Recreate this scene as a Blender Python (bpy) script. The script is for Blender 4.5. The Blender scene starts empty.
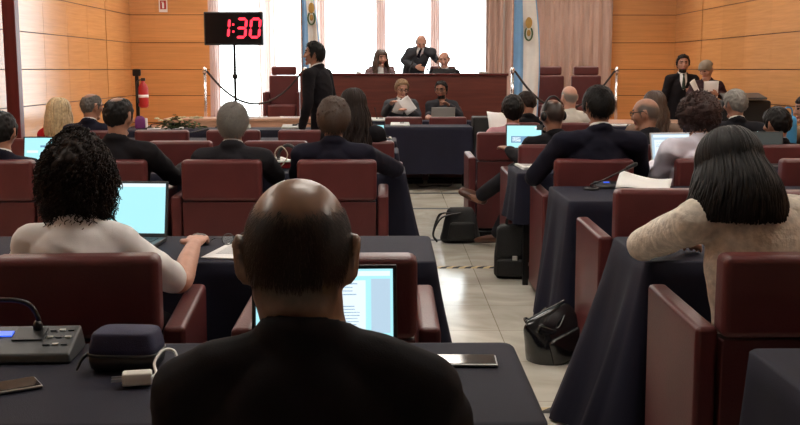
import bpy, bmesh, math, random
import numpy as np
from mathutils import Vector, Matrix, noise as mnoise
random.seed(7); rng = np.random.default_rng(7)
PI = math.pi
SC = bpy.context.scene
COL = SC.collection
# ------------------------------------------------------------------ camera, sky, lights, exposure
CAMH = 1.42
cam_d = bpy.data.cameras.new('camera'); cam = bpy.data.objects.new('camera', cam_d); COL.objects.link(cam)
cam_d.sensor_width = 36.0; cam_d.lens = 1010.0 * 36.0 / 800.0
cam_d.clip_start = .05; cam_d.clip_end = 200
cam.location = (0, 0, CAMH)
cam.rotation_euler = (PI/2 - math.atan(143/1010), 0, math.radians(-.57))
SC.camera = cam
SC.view_settings.view_transform = 'Standard'; SC.view_settings.look = 'None'
SC.view_settings.gamma = 1; SC.view_settings.use_curve_mapping = False
SC.view_settings.exposure = 0.15
w = bpy.data.worlds.new('overcast_sky'); SC.world = w; w.use_nodes = True
bg = w.node_tree.nodes['Background']; bg.inputs[0].default_value = (.93, .97, 1, 1); bg.inputs[1].default_value = 5.5
CEIL_POWER = 12.0
for i, (px, pw) in enumerate([(-.68, 4.8)]):        # daylight portal at the window wall
    l = bpy.data.lights.new('window_portal', 'AREA'); l.shape = 'RECTANGLE'; l.size = pw; l.size_y = 2.4
    l.cycles.is_portal = True
    o = bpy.data.objects.new('window_portal', l); COL.objects.link(o); o.location = (px, 18.25, 1.7); o.rotation_euler = (-PI/2, 0, 0)
# room
XL, XR, YB, YF, ZC = -4.56, 5.04, 18.0, -3.0, 3.4

# ------------------------------------------------------------------ materials
def nd(nt, t, **k):
    n = nt.nodes.new(t)
    for a, b in k.items(): setattr(n, a, b)
    return n
MATS = {}
def mat(name, col, rough=.6, metal=0, spec=.5, bump=0, bscale=200, var=.0, vscale=6, stretch=(1,1,1), emit=None, estr=1, coat=0, sheen=0, detail=3):
    if name in MATS: return MATS[name]
    m = bpy.data.materials.new(name); m.use_nodes = True; nt = m.node_tree
    b = nt.nodes['Principled BSDF']
    c = (*col, 1)
    b.inputs['Base Color'].default_value = c
    b.inputs['Roughness'].default_value = rough; b.inputs['Metallic'].default_value = metal
    b.inputs['Specular IOR Level'].default_value = spec
    if coat: b.inputs['Coat Weight'].default_value = coat; b.inputs['Coat Roughness'].default_value = .15
    if sheen: b.inputs['Sheen Weight'].default_value = sheen
    tc = nd(nt, 'ShaderNodeTexCoord'); mp = nd(nt, 'ShaderNodeMapping'); mp.inputs['Scale'].default_value = stretch
    nt.links.new(tc.outputs['Object'], mp.inputs['Vector'])
    if var:
        n = nd(nt, 'ShaderNodeTexNoise'); n.inputs['Scale'].default_value = vscale; n.inputs['Detail'].default_value = detail
        nt.links.new(mp.outputs[0], n.inputs['Vector'])
        r = nd(nt, 'ShaderNodeMapRange'); r.inputs[1].default_value = .3; r.inputs[2].default_value = .7
        r.inputs[3].default_value = 1 - var; r.inputs[4].default_value = 1 + var
        nt.links.new(n.outputs['Fac'], r.inputs[0])
        mx = nd(nt, 'ShaderNodeVectorMath', operation='SCALE'); mx.inputs[0].default_value = col
        nt.links.new(r.outputs[0], mx.inputs['Scale']); nt.links.new(mx.outputs[0], b.inputs['Base Color'])
    if bump:
        n2 = nd(nt, 'ShaderNodeTexNoise'); n2.inputs['Scale'].default_value = bscale; n2.inputs['Detail'].default_value = 3
        nt.links.new(mp.outputs[0], n2.inputs['Vector'])
        bp = nd(nt, 'ShaderNodeBump'); bp.inputs['Strength'].default_value = bump; bp.inputs['Distance'].default_value = .01
        nt.links.new(n2.outputs['Fac'], bp.inputs['Height']); nt.links.new(bp.outputs[0], b.inputs['Normal'])
    if emit:
        b.inputs['Emission Color'].default_value = (*emit, 1); b.inputs['Emission Strength'].default_value = estr
    MATS[name] = m; return m

def wood_panel_mat(name, base, horiz):
    m = bpy.data.materials.new(name); m.use_nodes = True; nt = m.node_tree; b = nt.nodes['Principled BSDF']
    tc = nd(nt, 'ShaderNodeTexCoord')
    mp = nd(nt, 'ShaderNodeMapping'); mp.inputs['Scale'].default_value = horiz
    nt.links.new(tc.outputs['Object'], mp.inputs['Vector'])
    n = nd(nt, 'ShaderNodeTexNoise'); n.inputs['Scale'].default_value = 1; n.inputs['Detail'].default_value = 6; n.inputs['Roughness'].default_value = .6
    nt.links.new(mp.outputs[0], n.inputs['Vector'])
    # veneer differs a little from panel to panel
    mp2 = nd(nt, 'ShaderNodeMapping'); mp2.inputs['Location'].default_value = (.1, -.45 + 0, -.965 + .475*4)
    mp2.inputs['Scale'].default_value = (1/1.0, 1/1.0, 1/.475)
    nt.links.new(tc.outputs['Object'], mp2.inputs['Vector'])
    fl = nd(nt, 'ShaderNodeVectorMath', operation='FLOOR'); nt.links.new(mp2.outputs[0], fl.inputs[0])
    wn = nd(nt, 'ShaderNodeTexWhiteNoise'); nt.links.new(fl.outputs[0], wn.inputs['Vector'])
    a = nd(nt, 'ShaderNodeMapRange'); a.inputs[1].default_value = .3; a.inputs[2].default_value = .7; a.inputs[3].default_value = .90; a.inputs[4].default_value = 1.1
    nt.links.new(n.outputs['Fac'], a.inputs[0])
    c = nd(nt, 'ShaderNodeMapRange'); c.inputs[3].default_value = .93; c.inputs[4].default_value = 1.07
    nt.links.new(wn.outputs['Value'], c.inputs[0])
    mu = nd(nt, 'ShaderNodeMath', operation='MULTIPLY'); nt.links.new(a.outputs[0], mu.inputs[0]); nt.links.new(c.outputs[0], mu.inputs[1])
    sc_ = nd(nt, 'ShaderNodeVectorMath', operation='SCALE'); sc_.inputs[0].default_value = base
    nt.links.new(mu.outputs[0], sc_.inputs['Scale']); nt.links.new(sc_.outputs[0], b.inputs['Base Color'])
    b.inputs['Roughness'].default_value = .17; b.inputs['Specular IOR Level'].default_value = .75
    bp = nd(nt, 'ShaderNodeBump'); bp.inputs['Strength'].default_value = .05; bp.inputs['Distance'].default_value = .005
    nt.links.new(n.outputs['Fac'], bp.inputs['Height']); nt.links.new(bp.outputs[0], b.inputs['Normal'])
    return m
M_wside = wood_panel_mat('honey wood veneer side', (.64, .31, .115), (30, 1.5, 40))
M_wback = wood_panel_mat('honey wood veneer back', (.66, .31, .11), (1.5, 30, 40))

def marble_mat():
    m = bpy.data.materials.new('polished beige marble'); m.use_nodes = True; nt = m.node_tree; b = nt.nodes['Principled BSDF']
    tc = nd(nt, 'ShaderNodeTexCoord')
    n = nd(nt, 'ShaderNodeTexNoise'); n.inputs['Scale'].default_value = 2.2; n.inputs['Detail'].default_value = 8; n.inputs['Distortion'].default_value = 1.2
    nt.links.new(tc.outputs['Object'], n.inputs['Vector'])
    r = nd(nt, 'ShaderNodeValToRGB'); e = r.color_ramp.elements
    e[0].position = .32; e[0].color = (.55, .515, .43, 1); e[1].position = .68; e[1].color = (.80, .78, .69, 1)
    nt.links.new(n.outputs['Fac'], r.inputs[0])
    br = nd(nt, 'ShaderNodeTexBrick'); br.offset = 0; br.inputs['Scale'].default_value = 1
    br.inputs['Brick Width'].default_value = .6; br.inputs['Row Height'].default_value = .6; br.inputs['Mortar Size'].default_value = .0025
    br.inputs['Color1'].default_value = (1, 1, 1, 1); br.inputs['Color2'].default_value = (.93, .93, .93, 1); br.inputs['Mortar'].default_value = (.5, .47, .4, 1)
    nt.links.new(tc.outputs['Object'], br.inputs['Vector'])
    mx = nd(nt, 'ShaderNodeVectorMath', operation='MULTIPLY'); nt.links.new(r.outputs[0], mx.inputs[0]); nt.links.new(br.outputs['Color'], mx.inputs[1])
    nt.links.new(mx.outputs[0], b.inputs['Base Color'])
    b.inputs['Roughness'].default_value = .16; b.inputs['Specular IOR Level'].default_value = .6
    return m
M_floor = marble_mat()

def hazard_mat():
    m = bpy.data.materials.new('yellow and black hazard tape'); m.use_nodes = True; nt = m.node_tree; b = nt.nodes['Principled BSDF']
    tc = nd(nt, 'ShaderNodeTexCoord'); mp = nd(nt, 'ShaderNodeMapping'); mp.inputs['Rotation'].default_value = (0, 0, PI/4)
    nt.links.new(tc.outputs['Object'], mp.inputs[0])
    wv = nd(nt, 'ShaderNodeTexWave'); wv.inputs['Scale'].default_value = 5
    nt.links.new(mp.outputs[0], wv.inputs['Vector'])
    r = nd(nt, 'ShaderNodeValToRGB'); r.color_ramp.interpolation = 'CONSTANT'; e = r.color_ramp.elements
    e[0].color = (.02, .02, .02, 1); e[1].position = .5; e[1].color = (.6, .48, .25, 1)
    nt.links.new(wv.outputs['Fac'], r.inputs[0]); nt.links.new(r.outputs[0], b.inputs['Base Color']); b.inputs['Roughness'].default_value = .5
    return m
M_hazard = hazard_mat()
M_leather = mat('burgundy leather', (.106, .0225, .0235), .38, bump=.12, bscale=140, var=.15, vscale=5, spec=.45)
M_leather_d = mat('burgundy leather panel', (.088, .019, .020), .45, bump=.12, bscale=140, var=.12, vscale=4, spec=.4)
M_cloth = mat('navy black table linen', (.0068, .0070, .021), .75, bump=.15, bscale=350, var=.2, vscale=3, sheen=.0, spec=.3)
M_board = mat('grey table board', (.2, .19, .18), .6, var=.1)
M_blackmetal = mat('black metal', (.012, .012, .013), .4, metal=.6, var=.05)
M_chrome = mat('chrome', (.75, .75, .76), .18, metal=1, var=.03)
M_mahog = mat('mahogany veneer', (.115, .028, .020), .32, var=.2, vscale=2, stretch=(1, 1, 14), spec=.5)
M_mahog_top = mat('mahogany top', (.09, .016, .014), .25, var=.2, vscale=2, stretch=(8, 1, 1))
M_lightwood = mat('pale pinkish wood', (.52, .31, .22), .3, var=.15, vscale=3, stretch=(1, 10, 10))
M_white = mat('white paint', (.8, .8, .78), .6, var=.04)
M_ceil = mat('ceiling plaster', (.78, .75, .70), .8, var=.04)
M_paper = mat('white paper', (.88, .88, .88), .7, var=.03)
M_print = mat('printed grey text', (.35, .35, .38), .7, var=.05)
M_blackpl = mat('black plastic', (.010, .010, .012), .4, var=.1)
M_dkgrey = mat('dark grey plastic', (.055, .06, .065), .45, var=.1, vscale=20)
M_ltgrey = mat('light grey plastic', (.5, .52, .5), .45, var=.05)
M_whitepl = mat('white plastic', (.85, .84, .80), .35, var=.03)
M_silver = mat('silver aluminium', (.55, .55, .56), .3, metal=.9, var=.04)
M_key = mat('dark keys', (.02, .02, .022), .5, var=.1)
M_drape = mat('taupe brown drape', (.46, .32, .265), .85, var=.12, vscale=5, stretch=(4, 4, .4), sheen=.3)
M_glassy = mat('phone glass', (.01, .008, .01), .08, var=.02)
M_navyc = mat('navy canvas', (.028, .028, .075), .75, bump=.2, bscale=400, var=.15, vscale=20)
M_bagblk = mat('black nylon', (.006, .006, .007), .6, bump=.25, bscale=90, var=.2, vscale=12)
M_bagglo = mat('glossy black leather', (.008, .008, .010), .16, bump=.1, bscale=40, var=.1, spec=.7)
M_red = mat('red enamel', (.42, .015, .02), .3, var=.08)
M_wood_red = mat('dark red lacquered wood', (.10, .008, .012), .35, var=.15, vscale=3, stretch=(10, 10, 1))
M_rope = mat('dark rope', (.03, .02, .02), .7, bump=.4, bscale=60, var=.1)
M_led = mat('red led segment', (.3, .0, .0), .4, emit=(1, .03, .06), estr=2.2)
M_green = mat('leaf green', (.06, .10, .03), .6, var=.4, vscale=30)
M_cream = mat('cream petal', (.62, .58, .36), .6, var=.15, vscale=40)
M_fblue = mat('flag light blue', (.20, .42, .72), .75, var=.08)
M_fwhite = mat('flag white', (.82, .82, .80), .75, var=.05)
M_gold = mat('emblem gold', (.45, .28, .07), .6, var=.15)
M_emgreen = mat('emblem green', (.05, .12, .05), .6, var=.15)
M_screenc = mat('cyan white lit screen', (.02, .02, .02), .3, emit=(.42, .86, .95), estr=1.0)
M_screenw = mat('pale blue lit screen', (.02, .02, .02), .3, emit=(.55, .74, .90), estr=.85)
M_screend = mat('dim grey screen', (.03, .035, .035), .3, emit=(.06, .075, .075), estr=.5)
M_doc = mat('document on screen', (.02, .02, .02), .3, emit=(.80, .92, .98), estr=1.0)
M_docline = mat('text on screen', (.02, .02, .02), .3, emit=(.16, .38, .62), estr=.8)
M_lcd = mat('blue lcd', (.01, .01, .05), .3, emit=(.03, .12, .9), estr=1.2)
M_eye = mat('dark eye', (.03, .02, .018), .2, var=.05)
M_blue = mat('bright blue cloth', (.05, .30, .62), .7, var=.1)
M_purple = mat('purple plastic', (.18, .03, .16), .4, var=.1)
def sheer_mat():
    m = bpy.data.materials.new('pale pink sheer curtain'); m.use_nodes = True; nt = m.node_tree
    for n in list(nt.nodes): nt.nodes.remove(n)
    out = nd(nt, 'ShaderNodeOutputMaterial'); d = nd(nt, 'ShaderNodeBsdfDiffuse'); t = nd(nt, 'ShaderNodeBsdfTranslucent')
    d.inputs[0].default_value = (.75, .62, .58, 1); t.inputs[0].default_value = (.80, .64, .60, 1)
    mx = nd(nt, 'ShaderNodeMixShader'); mx.inputs[0].default_value = .45
    tc = nd(nt, 'ShaderNodeTexCoord'); n = nd(nt, 'ShaderNodeTexNoise'); n.inputs['Scale'].default_value = 8
    nt.links.new(tc.outputs['Object'], n.inputs['Vector'])
    nt.links.new(d.outputs[0], mx.inputs[1]); nt.links.new(t.outputs[0], mx.inputs[2])
    tr = nd(nt, 'ShaderNodeBsdfTransparent'); m2 = nd(nt, 'ShaderNodeMixShader'); m2.inputs[0].default_value = .42
    nt.links.new(mx.outputs[0], m2.inputs[1]); nt.links.new(tr.outputs[0], m2.inputs[2])
    nt.links.new(m2.outputs[0], out.inputs[0]); return m
M_sheer = sheer_mat()
def glass_mat():
    m = bpy.data.materials.new('clear window glass'); m.use_nodes = True; nt = m.node_tree
    for n in list(nt.nodes): nt.nodes.remove(n)
    out = nd(nt, 'ShaderNodeOutputMaterial'); t = nd(nt, 'ShaderNodeBsdfTransparent'); g = nd(nt, 'ShaderNodeBsdfGlossy')
    t.inputs[0].default_value = (.96, .98, .97, 1); g.inputs['Roughness'].default_value = .02
    mx = nd(nt, 'ShaderNodeMixShader'); mx.inputs[0].default_value = .06
    nt.links.new(t.outputs[0], mx.inputs[1]); nt.links.new(g.outputs[0], mx.inputs[2]); nt.links.new(mx.outputs[0], out.inputs[0]); return m
M_glass = glass_mat()
M_lens = mat('clear lens', (.8, .85, .85), .05, var=.01)
def fabric(name, col, rough=.85, bump=.08, bscale=400, var=.12, vscale=8):
    return mat(name, col, rough, bump=bump, bscale=bscale, var=var, vscale=vscale, sheen=0, spec=.18)
S_black = fabric('black wool suit', (.0085, .0075, .0102))
S_navy = fabric('navy wool suit', (.0085, .0085, .019))
S_char = fabric('charcoal wool suit', (.016, .0155, .020))
S_grey = fabric('grey wool suit', (.060, .064, .075))
S_shirt = fabric('white shirt cotton', (.72, .72, .72), var=.04)
SK_light = mat('fair skin', (.56, .30, .22), .5, var=.08, vscale=30, spec=.4)
SK_mid = mat('tan skin', (.40, .20, .135), .48, var=.08, vscale=30, spec=.45)
SK_dark = mat('brown skin', (.30, .145, .095), .42, var=.1, vscale=25, spec=.5)
SK_bald = mat('deep tan skin', (.29, .168, .115), .32, var=.1, vscale=25, spec=.6)
SK_lip = mat('lip', (.34, .10, .09), .45, var=.05)
H_black = mat('black hair', (.0055, .0042, .0042), .5, var=.25, vscale=40, spec=.2)
H_dkbrown = mat('dark brown hair', (.014, .0075, .006), .55, var=.12, vscale=40, spec=.2)
H_brown = mat('brown hair', (.055, .028, .016), .5, var=.12, vscale=40)
H_grey = mat('grey hair', (.185, .172, .155), .6, var=.12, vscale=60)
H_dkgrey = mat('dark grey hair', (.075, .066, .060), .6, var=.12, vscale=60)
H_blond = mat('blonde hair', (.46, .34, .19), .5, var=.25, vscale=50)
H_auburn = mat('dark auburn hair', (.030, .009, .007), .55, var=.3, vscale=40)

# ------------------------------------------------------------------ mesh helpers
class MB:
    def __init__(s): s.v = []; s.f = []; s.m = []; s.cur = 0
    def add(s, vs, fs):
        o = len(s.v); s.v.extend([tuple(map(float, p)) for p in vs]); s.f.extend([tuple(i + o for i in f) for f in fs]); s.m.extend([s.cur]*len(fs)); return s
    def box(s, x0, x1, y0, y1, z0, z1, M=None):
        vs = [Vector((x, y, z)) for z in (z0, z1) for y in (y0, y1) for x in (x0, x1)]
        if M is not None: vs = [M @ v for v in vs]
        return s.add(vs, [(0,2,3,1),(4,5,7,6),(0,1,5,4),(2,6,7,3),(0,4,6,2),(1,3,7,5)])
    def chain(s, pts, rad, side=None, n=12, sub=4, caps=True):
        P = [np.array(p, float) for p in pts]; R = [np.array(r if hasattr(r, '__len__') else (r, r), float) for r in rad]
        Q = []; S = []
        k = len(P)
        for i in range(k - 1):
            p0, p1, p2, p3 = P[max(i-1,0)], P[i], P[i+1], P[min(i+2,k-1)]
            for j in range(sub):
                t = j/sub
                Q.append(.5*((2*p1)+(-p0+p2)*t+(2*p0-5*p1+4*p2-p3)*t*t+(-p0+3*p1-3*p2+p3)*t**3)); S.append(R[i]*(1-t)+R[i+1]*t)
        Q.append(P[-1]); S.append(R[-1])
        L = len(Q); rings = []
        T0 = Q[1]-Q[0]
        sd = np.array(side, float) if side is not None else (np.array((1.,0,0)) if abs(T0[0]) < .8*np.linalg.norm(T0) else np.array((0,1.,0)))
        fr = []
        for i in range(L):
            t = Q[min(i+1,L-1)]-Q[max(i-1,0)]; t = t/(np.linalg.norm(t)+1e-9)
            a = sd - t*np.dot(sd, t); a /= np.linalg.norm(a)+1e-9; b = np.cross(t, a)
            if side is None: sd = a
            fr.append((t, a, b))
        def ring(c, r, a, b): return [c + a*math.cos(2*PI*q/n)*r[0] + b*math.sin(2*PI*q/n)*r[1] for q in range(n)]
        if caps:
            t, a, b = fr[0]; rm = min(S[0])
            rings.append(ring(Q[0]-t*rm*.985, S[0]*.17, a, b))
            for an in (60, 30): rings.append(ring(Q[0]-t*rm*math.sin(math.radians(an)), S[0]*math.cos(math.radians(an)), a, b))
        for i in range(L): rings.append(ring(Q[i], S[i], fr[i][1], fr[i][2]))
        if caps:
            t, a, b = fr[-1]; rm = min(S[-1])
            for an in (30, 60): rings.append(ring(Q[-1]+t*rm*math.sin(math.radians(an)), S[-1]*math.cos(math.radians(an)), a, b))
            rings.append(ring(Q[-1]+t*rm*.985, S[-1]*.17, a, b))
        vs = [v for r in rings for v in r]; fs = []
        for i in range(len(rings)-1):
            for q in range(n):
                q2 = (q+1) % n; fs.append((i*n+q, i*n+q2, (i+1)*n+q2, (i+1)*n+q))
        fs.append(tuple(range(n-1, -1, -1))); o = (len(rings)-1)*n; fs.append(tuple(o+q for q in range(n)))
        return s.add(vs, fs)
    def ell(s, c, r, M=None, nu=20, nv=12):
        vs = []; fs = []
        c = Vector(c)
        vs.append(Vector((0,0,-r[2])))
        for j in range(1, nv):
            ph = -PI/2 + PI*j/nv
            for i in range(nu):
                th = 2*PI*i/nu; vs.append(Vector((r[0]*math.cos(ph)*math.cos(th), r[1]*math.cos(ph)*math.sin(th), r[2]*math.sin(ph))))
        vs.append(Vector((0,0,r[2])))
        for i in range(nu):
            fs.append((0, 1+(i+1)%nu, 1+i))
            for j in range(nv-2):
                a = 1+j*nu; b = a+nu; fs.append((a+i, a+(i+1)%nu, b+(i+1)%nu, b+i))
            a = 1+(nv-2)*nu; fs.append((a+i, a+(i+1)%nu, len(vs)-1))
        return s.add([(M @ v if M is not None else v) + c for v in vs], fs)
    def lathe(s, prof, c=(0,0,0), n=24):
        c = np.array(c, float); vs = []; fs = []
        for r, z in prof: vs += [c+np.array((r*math.cos(2*PI*i/n), r*math.sin(2*PI*i/n), z)) for i in range(n)]
        for j in range(len(prof)-1):
            for i in range(n): fs.append((j*n+i, j*n+(i+1)%n, (j+1)*n+(i+1)%n, (j+1)*n+i))
        fs.append(tuple(range(n-1,-1,-1))); o = (len(prof)-1)*n; fs.append(tuple(o+i for i in range(n)))
        return s.add(vs, fs)
    def xf(s, M): s.v = [tuple(M @ Vector(p)) for p in s.v]; return s

def mk(name, mb, m, parent=None, smooth=False, bevel=0, seg=2, loc=None):
    me = bpy.data.meshes.new(name); me.from_pydata(mb.v, [], mb.f)
    ms = m if isinstance(m, (list, tuple)) else [m]
    for x in ms: me.materials.append(x)
    if len(ms) > 1: me.polygons.foreach_set('material_index', mb.m)
    me.validate(); me.update()
    o = bpy.data.objects.new(name, me); COL.objects.link(o)
    if smooth: me.polygons.foreach_set('use_smooth', [True]*len(me.polygons))
    if parent is not None: o.parent = parent
    if loc is not None: o.location = loc
    if bevel:
        md = o.modifiers.new('bevel', 'BEVEL'); md.width = bevel; md.segments = seg; md.limit_method = 'ANGLE'; md.angle_limit = math.radians(40)
        me.polygons.foreach_set('use_smooth', [True]*len(me.polygons))
        md.harden_normals = False
        o.modifiers.new('wn', 'WEIGHTED_NORMAL')
    return o
def bake(name, mb, m, parent=None, voxel=.01, smooth=4, fold=0, fscale=9, loc=None):
    """closed overlapping shells -> one continuous skin"""
    me = bpy.data.meshes.new('t'); me.from_pydata(mb.v, [], mb.f); me.update()
    t = bpy.data.objects.new('t', me); COL.objects.link(t)
    r = t.modifiers.new('r', 'REMESH'); r.mode = 'VOXEL'; r.voxel_size = voxel
    if smooth: q = t.modifiers.new('s', 'SMOOTH'); q.factor = .5; q.iterations = smooth
    dg = bpy.context.evaluated_depsgraph_get()
    nm = bpy.data.meshes.new_from_object(t.evaluated_get(dg)); nm.name = name
    bpy.data.objects.remove(t); bpy.data.meshes.remove(me)
    if fold:
        n = len(nm.vertices); co = np.empty(n*3, np.float32); nm.vertices.foreach_get('co', co); co = co.reshape(-1, 3)
        no = np.empty(n*3, np.float32); nm.vertices.foreach_get('normal', no); no = no.reshape(-1, 3)
        d = np.array([mnoise.noise(Vector((p[0]*fscale, p[1]*fscale, p[2]*fscale*1.5+p[0]*4))) for p in co.tolist()], np.float32)
        d = -np.abs(d)*1.6 + .5
        co += no*(d*fold)[:, None]
        nm.vertices.foreach_set('co', co.reshape(-1)); nm.update()
    nm.materials.clear()
    for x in (m if isinstance(m, (list, tuple)) else [m]): nm.materials.append(x)
    nm.polygons.foreach_set('use_smooth', [True]*len(nm.polygons))
    o = bpy.data.objects.new(name, nm); COL.objects.link(o)
    if parent is not None: o.parent = parent
    if loc is not None: o.location = loc
    return o
def tag(o, label, cat, group=None):
    o['label'] = label; o['category'] = cat
    if group: o['group'] = group
    return o
def empty(name, loc, rz=0, label=None, cat=None, group=None):
    o = bpy.data.objects.new(name, None); COL.objects.link(o); o.location = loc; o.rotation_euler = (0, 0, rz); o.empty_display_size = .1
    if label: tag(o, label, cat, group)
    return o
def struct(o): o['kind'] = 'structure'; return o
def copy_tree(o, parent=None):
    c = o.copy(); COL.objects.link(c)
    if parent is not None: c.parent = parent
    for ch in list(o.children): copy_tree(ch, c)
    return c
def RZ(a): return Matrix.Rotation(a, 4, 'Z')
def TR(*p): return Matrix.Translation(p)

# ------------------------------------------------------------------ room shell
struct(mk('floor', MB().box(XL-.1, XR+.1, YF-.1, YB+.3, -.1, 0), M_floor))
struct(mk('ceiling', MB().box(XL-.1, XR+.1, YF-.1, YB+.3, ZC, ZC+.1), M_ceil))
SE = [0, .015, .49, .965, 1.42, 1.885, 2.365, 2.85, ZC]          # horizontal joints of the panelling
def panel_wall(name, m, axis, at, sgn, spans):
    mb = MB()
    for a0, a1 in spans:
        for k in range(1, len(SE)-1):
            z0, z1 = SE[k]+.006, SE[k+1]-.006
            if axis == 'x': mb.box(min(at, at+sgn*.02), max(at, at+sgn*.02), a0+.0015, a1-.0015, z0, z1)
            else: mb.box(a0+.003, a1-.003, min(at, at+sgn*.02), max(at, at+sgn*.02), z0, z1)
    # dark backing behind the open joints
    lo, hi = spans[0][0], spans[-1][1]
    mb.cur = 1
    if axis == 'x': mb.box(min(at, at-sgn*.1), max(at, at-sgn*.1), lo, hi, 0, ZC)
    else: mb.box(lo, hi, min(at, at-sgn*.1), max(at, at-sgn*.1), 0, ZC)
    return struct(mk(name, mb, [m, M_joint], bevel=0))
M_joint = mat('dark joint backing', (.10, .035, .012), .7, var=.1)
sp = [(16.47, 18.0), (15.45, 16.435), (14.5, 15.447), (13.5, 14.497), (12.45, 13.497)] + [(12.45-1.0*(k+1), 12.45-1.0*k) for k in range(16)]
sp = sorted(sp)
panel_wall('wall_left', M_wside, 'x', XL, 1, sp)
sp2 = sorted([(16.47, 18.0), (15.45, 16.435), (14.4, 15.45), (13.4, 14.4)] + [(13.4-1.03*(k+1), 13.4-1.03*k) for k in range(16)])
panel_wall('wall_right', M_wside, 'x', XR, -1, sp2)
panel_wall('wall_back', M_wback, 'y', YB, -1, [(XL, -3.13)]).name = 'wall_back_left'
panel_wall('wall_back', M_wback, 'y', YB, -1, [(3.8, XR)]).name = 'wall_back_right'
WX = [-3.12, -2.14, -1.20, -.16, .78, 1.74]
mb = MB(); mb.box(-3.13, 1.74, YB, YB+.2, 0, .55); mb.box(-3.13, 1.74, YB, YB+.2, 2.95, ZC); mb.box(1.74, 3.8, YB, YB+.2, 0, ZC)
struct(mk('wall_back', mb, M_white))
struct(mk('wall_front', MB().box(XL-.1, XR+.1, YF-.1, YF, 0, ZC), M_white))
for i in range(5):
    x0, x1 = WX[i], WX[i+1]
    f = MB(); t = .035
    f.box(x0, x0+t, YB+.03, YB+.11, .55, 2.95); f.box(x1-t, x1, YB+.03, YB+.11, .55, 2.95)
    f.box(x0+t, x1-t, YB+.03, YB+.11, .55, .6); f.box(x0+t, x1-t, YB+.03, YB+.11, 2.9, 2.95)
    wn = empty('window_%d' % (i+1), ((x0+x1)/2, YB, .55)); struct(wn)
    f.xf(TR(-(x0+x1)/2, -YB, -.55)); mk('frame', f, M_white, wn)
    mk('pane', MB().box(-(x1-x0)/2+t, (x1-x0)/2-t, .066, .072, .05, 2.35), M_glass, wn)
struct(mk('trim_1', MB().box(-4.41, -4.262, 11.72, 11.86, 0, ZC), M_wood_red, bevel=.01))
for n_, b in (('baseboard_left', (XL+.02, XL+.035, YF, YB, 0, .09)), ('baseboard_right', (XR-.035, XR-.02, YF, YB, 0, .09))):
    struct(mk(n_, MB().box(*b), M_wood_red))
# the raised stage along the window wall
struct(mk('trim_2', MB().box(XL+.04, XR-.04, 14.5, YB-.03, 0, .45), M_lightwood, bevel=.01))
# ceiling lights
def ceiling_light(x, y):
    e = empty('ceiling_light', (x, y, ZC), 0, 'square white recessed ceiling light panel', 'ceiling light', 'ceiling lights above the rows')
    f = MB()
    for a in ((-.62,.62,-.32,-.30),(-.62,.62,.30,.32),(-.62,-.60,-.30,.30),(.60,.62,-.30,.30)): f.box(*a, -.04, 0)
    mk('frame', f, M_white, e)
    mk('diffuser', MB().box(-.6, .6, -.3, .3, -.03, -.01), mat('lit ceiling diffuser', (.8,.8,.8), .5, emit=(1, .92, .82), estr=CEIL_POWER), e)
for y in (3.3, 5.6, 8.2, 11.0, 13.6, 16.2):
    for x in (-2.9, .2, 3.3): ceiling_light(x, y)

# ------------------------------------------------------------------ drapes
def drape(name, x0, x1, y, z0, z1, m, folds, amp, label, ph=0.):
    n = max(24, int(folds*14)); rows = 14; vs = []; fs = []
    for j in range(rows+1):
        z = z0+(z1-z0)*j/rows
        for i in range(n+1):
            u = i/n; s = math.sin(u*folds*2*PI+ph+.35*math.sin(u*9+ph)); k = .75+.25*math.sin(j*.3+u*3)
            vs.append((x0+(x1-x0)*u - (x0+x1)/2 + .012*math.sin(u*folds*4*PI+j*.2), amp*k*(s+.25*math.sin(3.1*u*folds+1.3)), z-z0))
    for j in range(rows):
        for i in range(n): a = j*(n+1)+i; fs.append((a, a+1, a+n+2, a+n+1))
    o = mk(name, MB().add(vs, fs), m, smooth=True, loc=((x0+x1)/2, y, z0))
    md = o.modifiers.new('thick', 'SOLIDIFY'); md.thickness = .006
    return tag(o, label, 'curtain')
drape('curtain', 1.98, 3.84, 17.72, .47, 3.3, M_drape, 11, .055, 'wide taupe brown drape covering the wall behind the two right stage chairs')
drape('curtain', 1.66, 1.95, 17.74, .47, 3.3, M_drape, 3, .04, 'narrow taupe drape at the right edge of the bright windows')
for a, b, l in ((-3.14, -2.96, 'pale sheer curtain gathered at the left end of the windows beside the wood panelling'),
                (-2.30, -1.98, 'pale pink sheer curtain hanging to the right of the red digital timer'),
                (-1.34, -1.12, 'pale sheer curtain bunched behind the flag at the left end of the dais'),
                (-.24, -.08, 'thin pink sheer curtain above the seated woman on the dais'),
                (.70, .86, 'thin pink sheer curtain just right of the bending man on the dais')):
    drape('sheer_curtain', a, b, 17.8, .47, 3.2, M_sheer, 4, .03, l)

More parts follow.
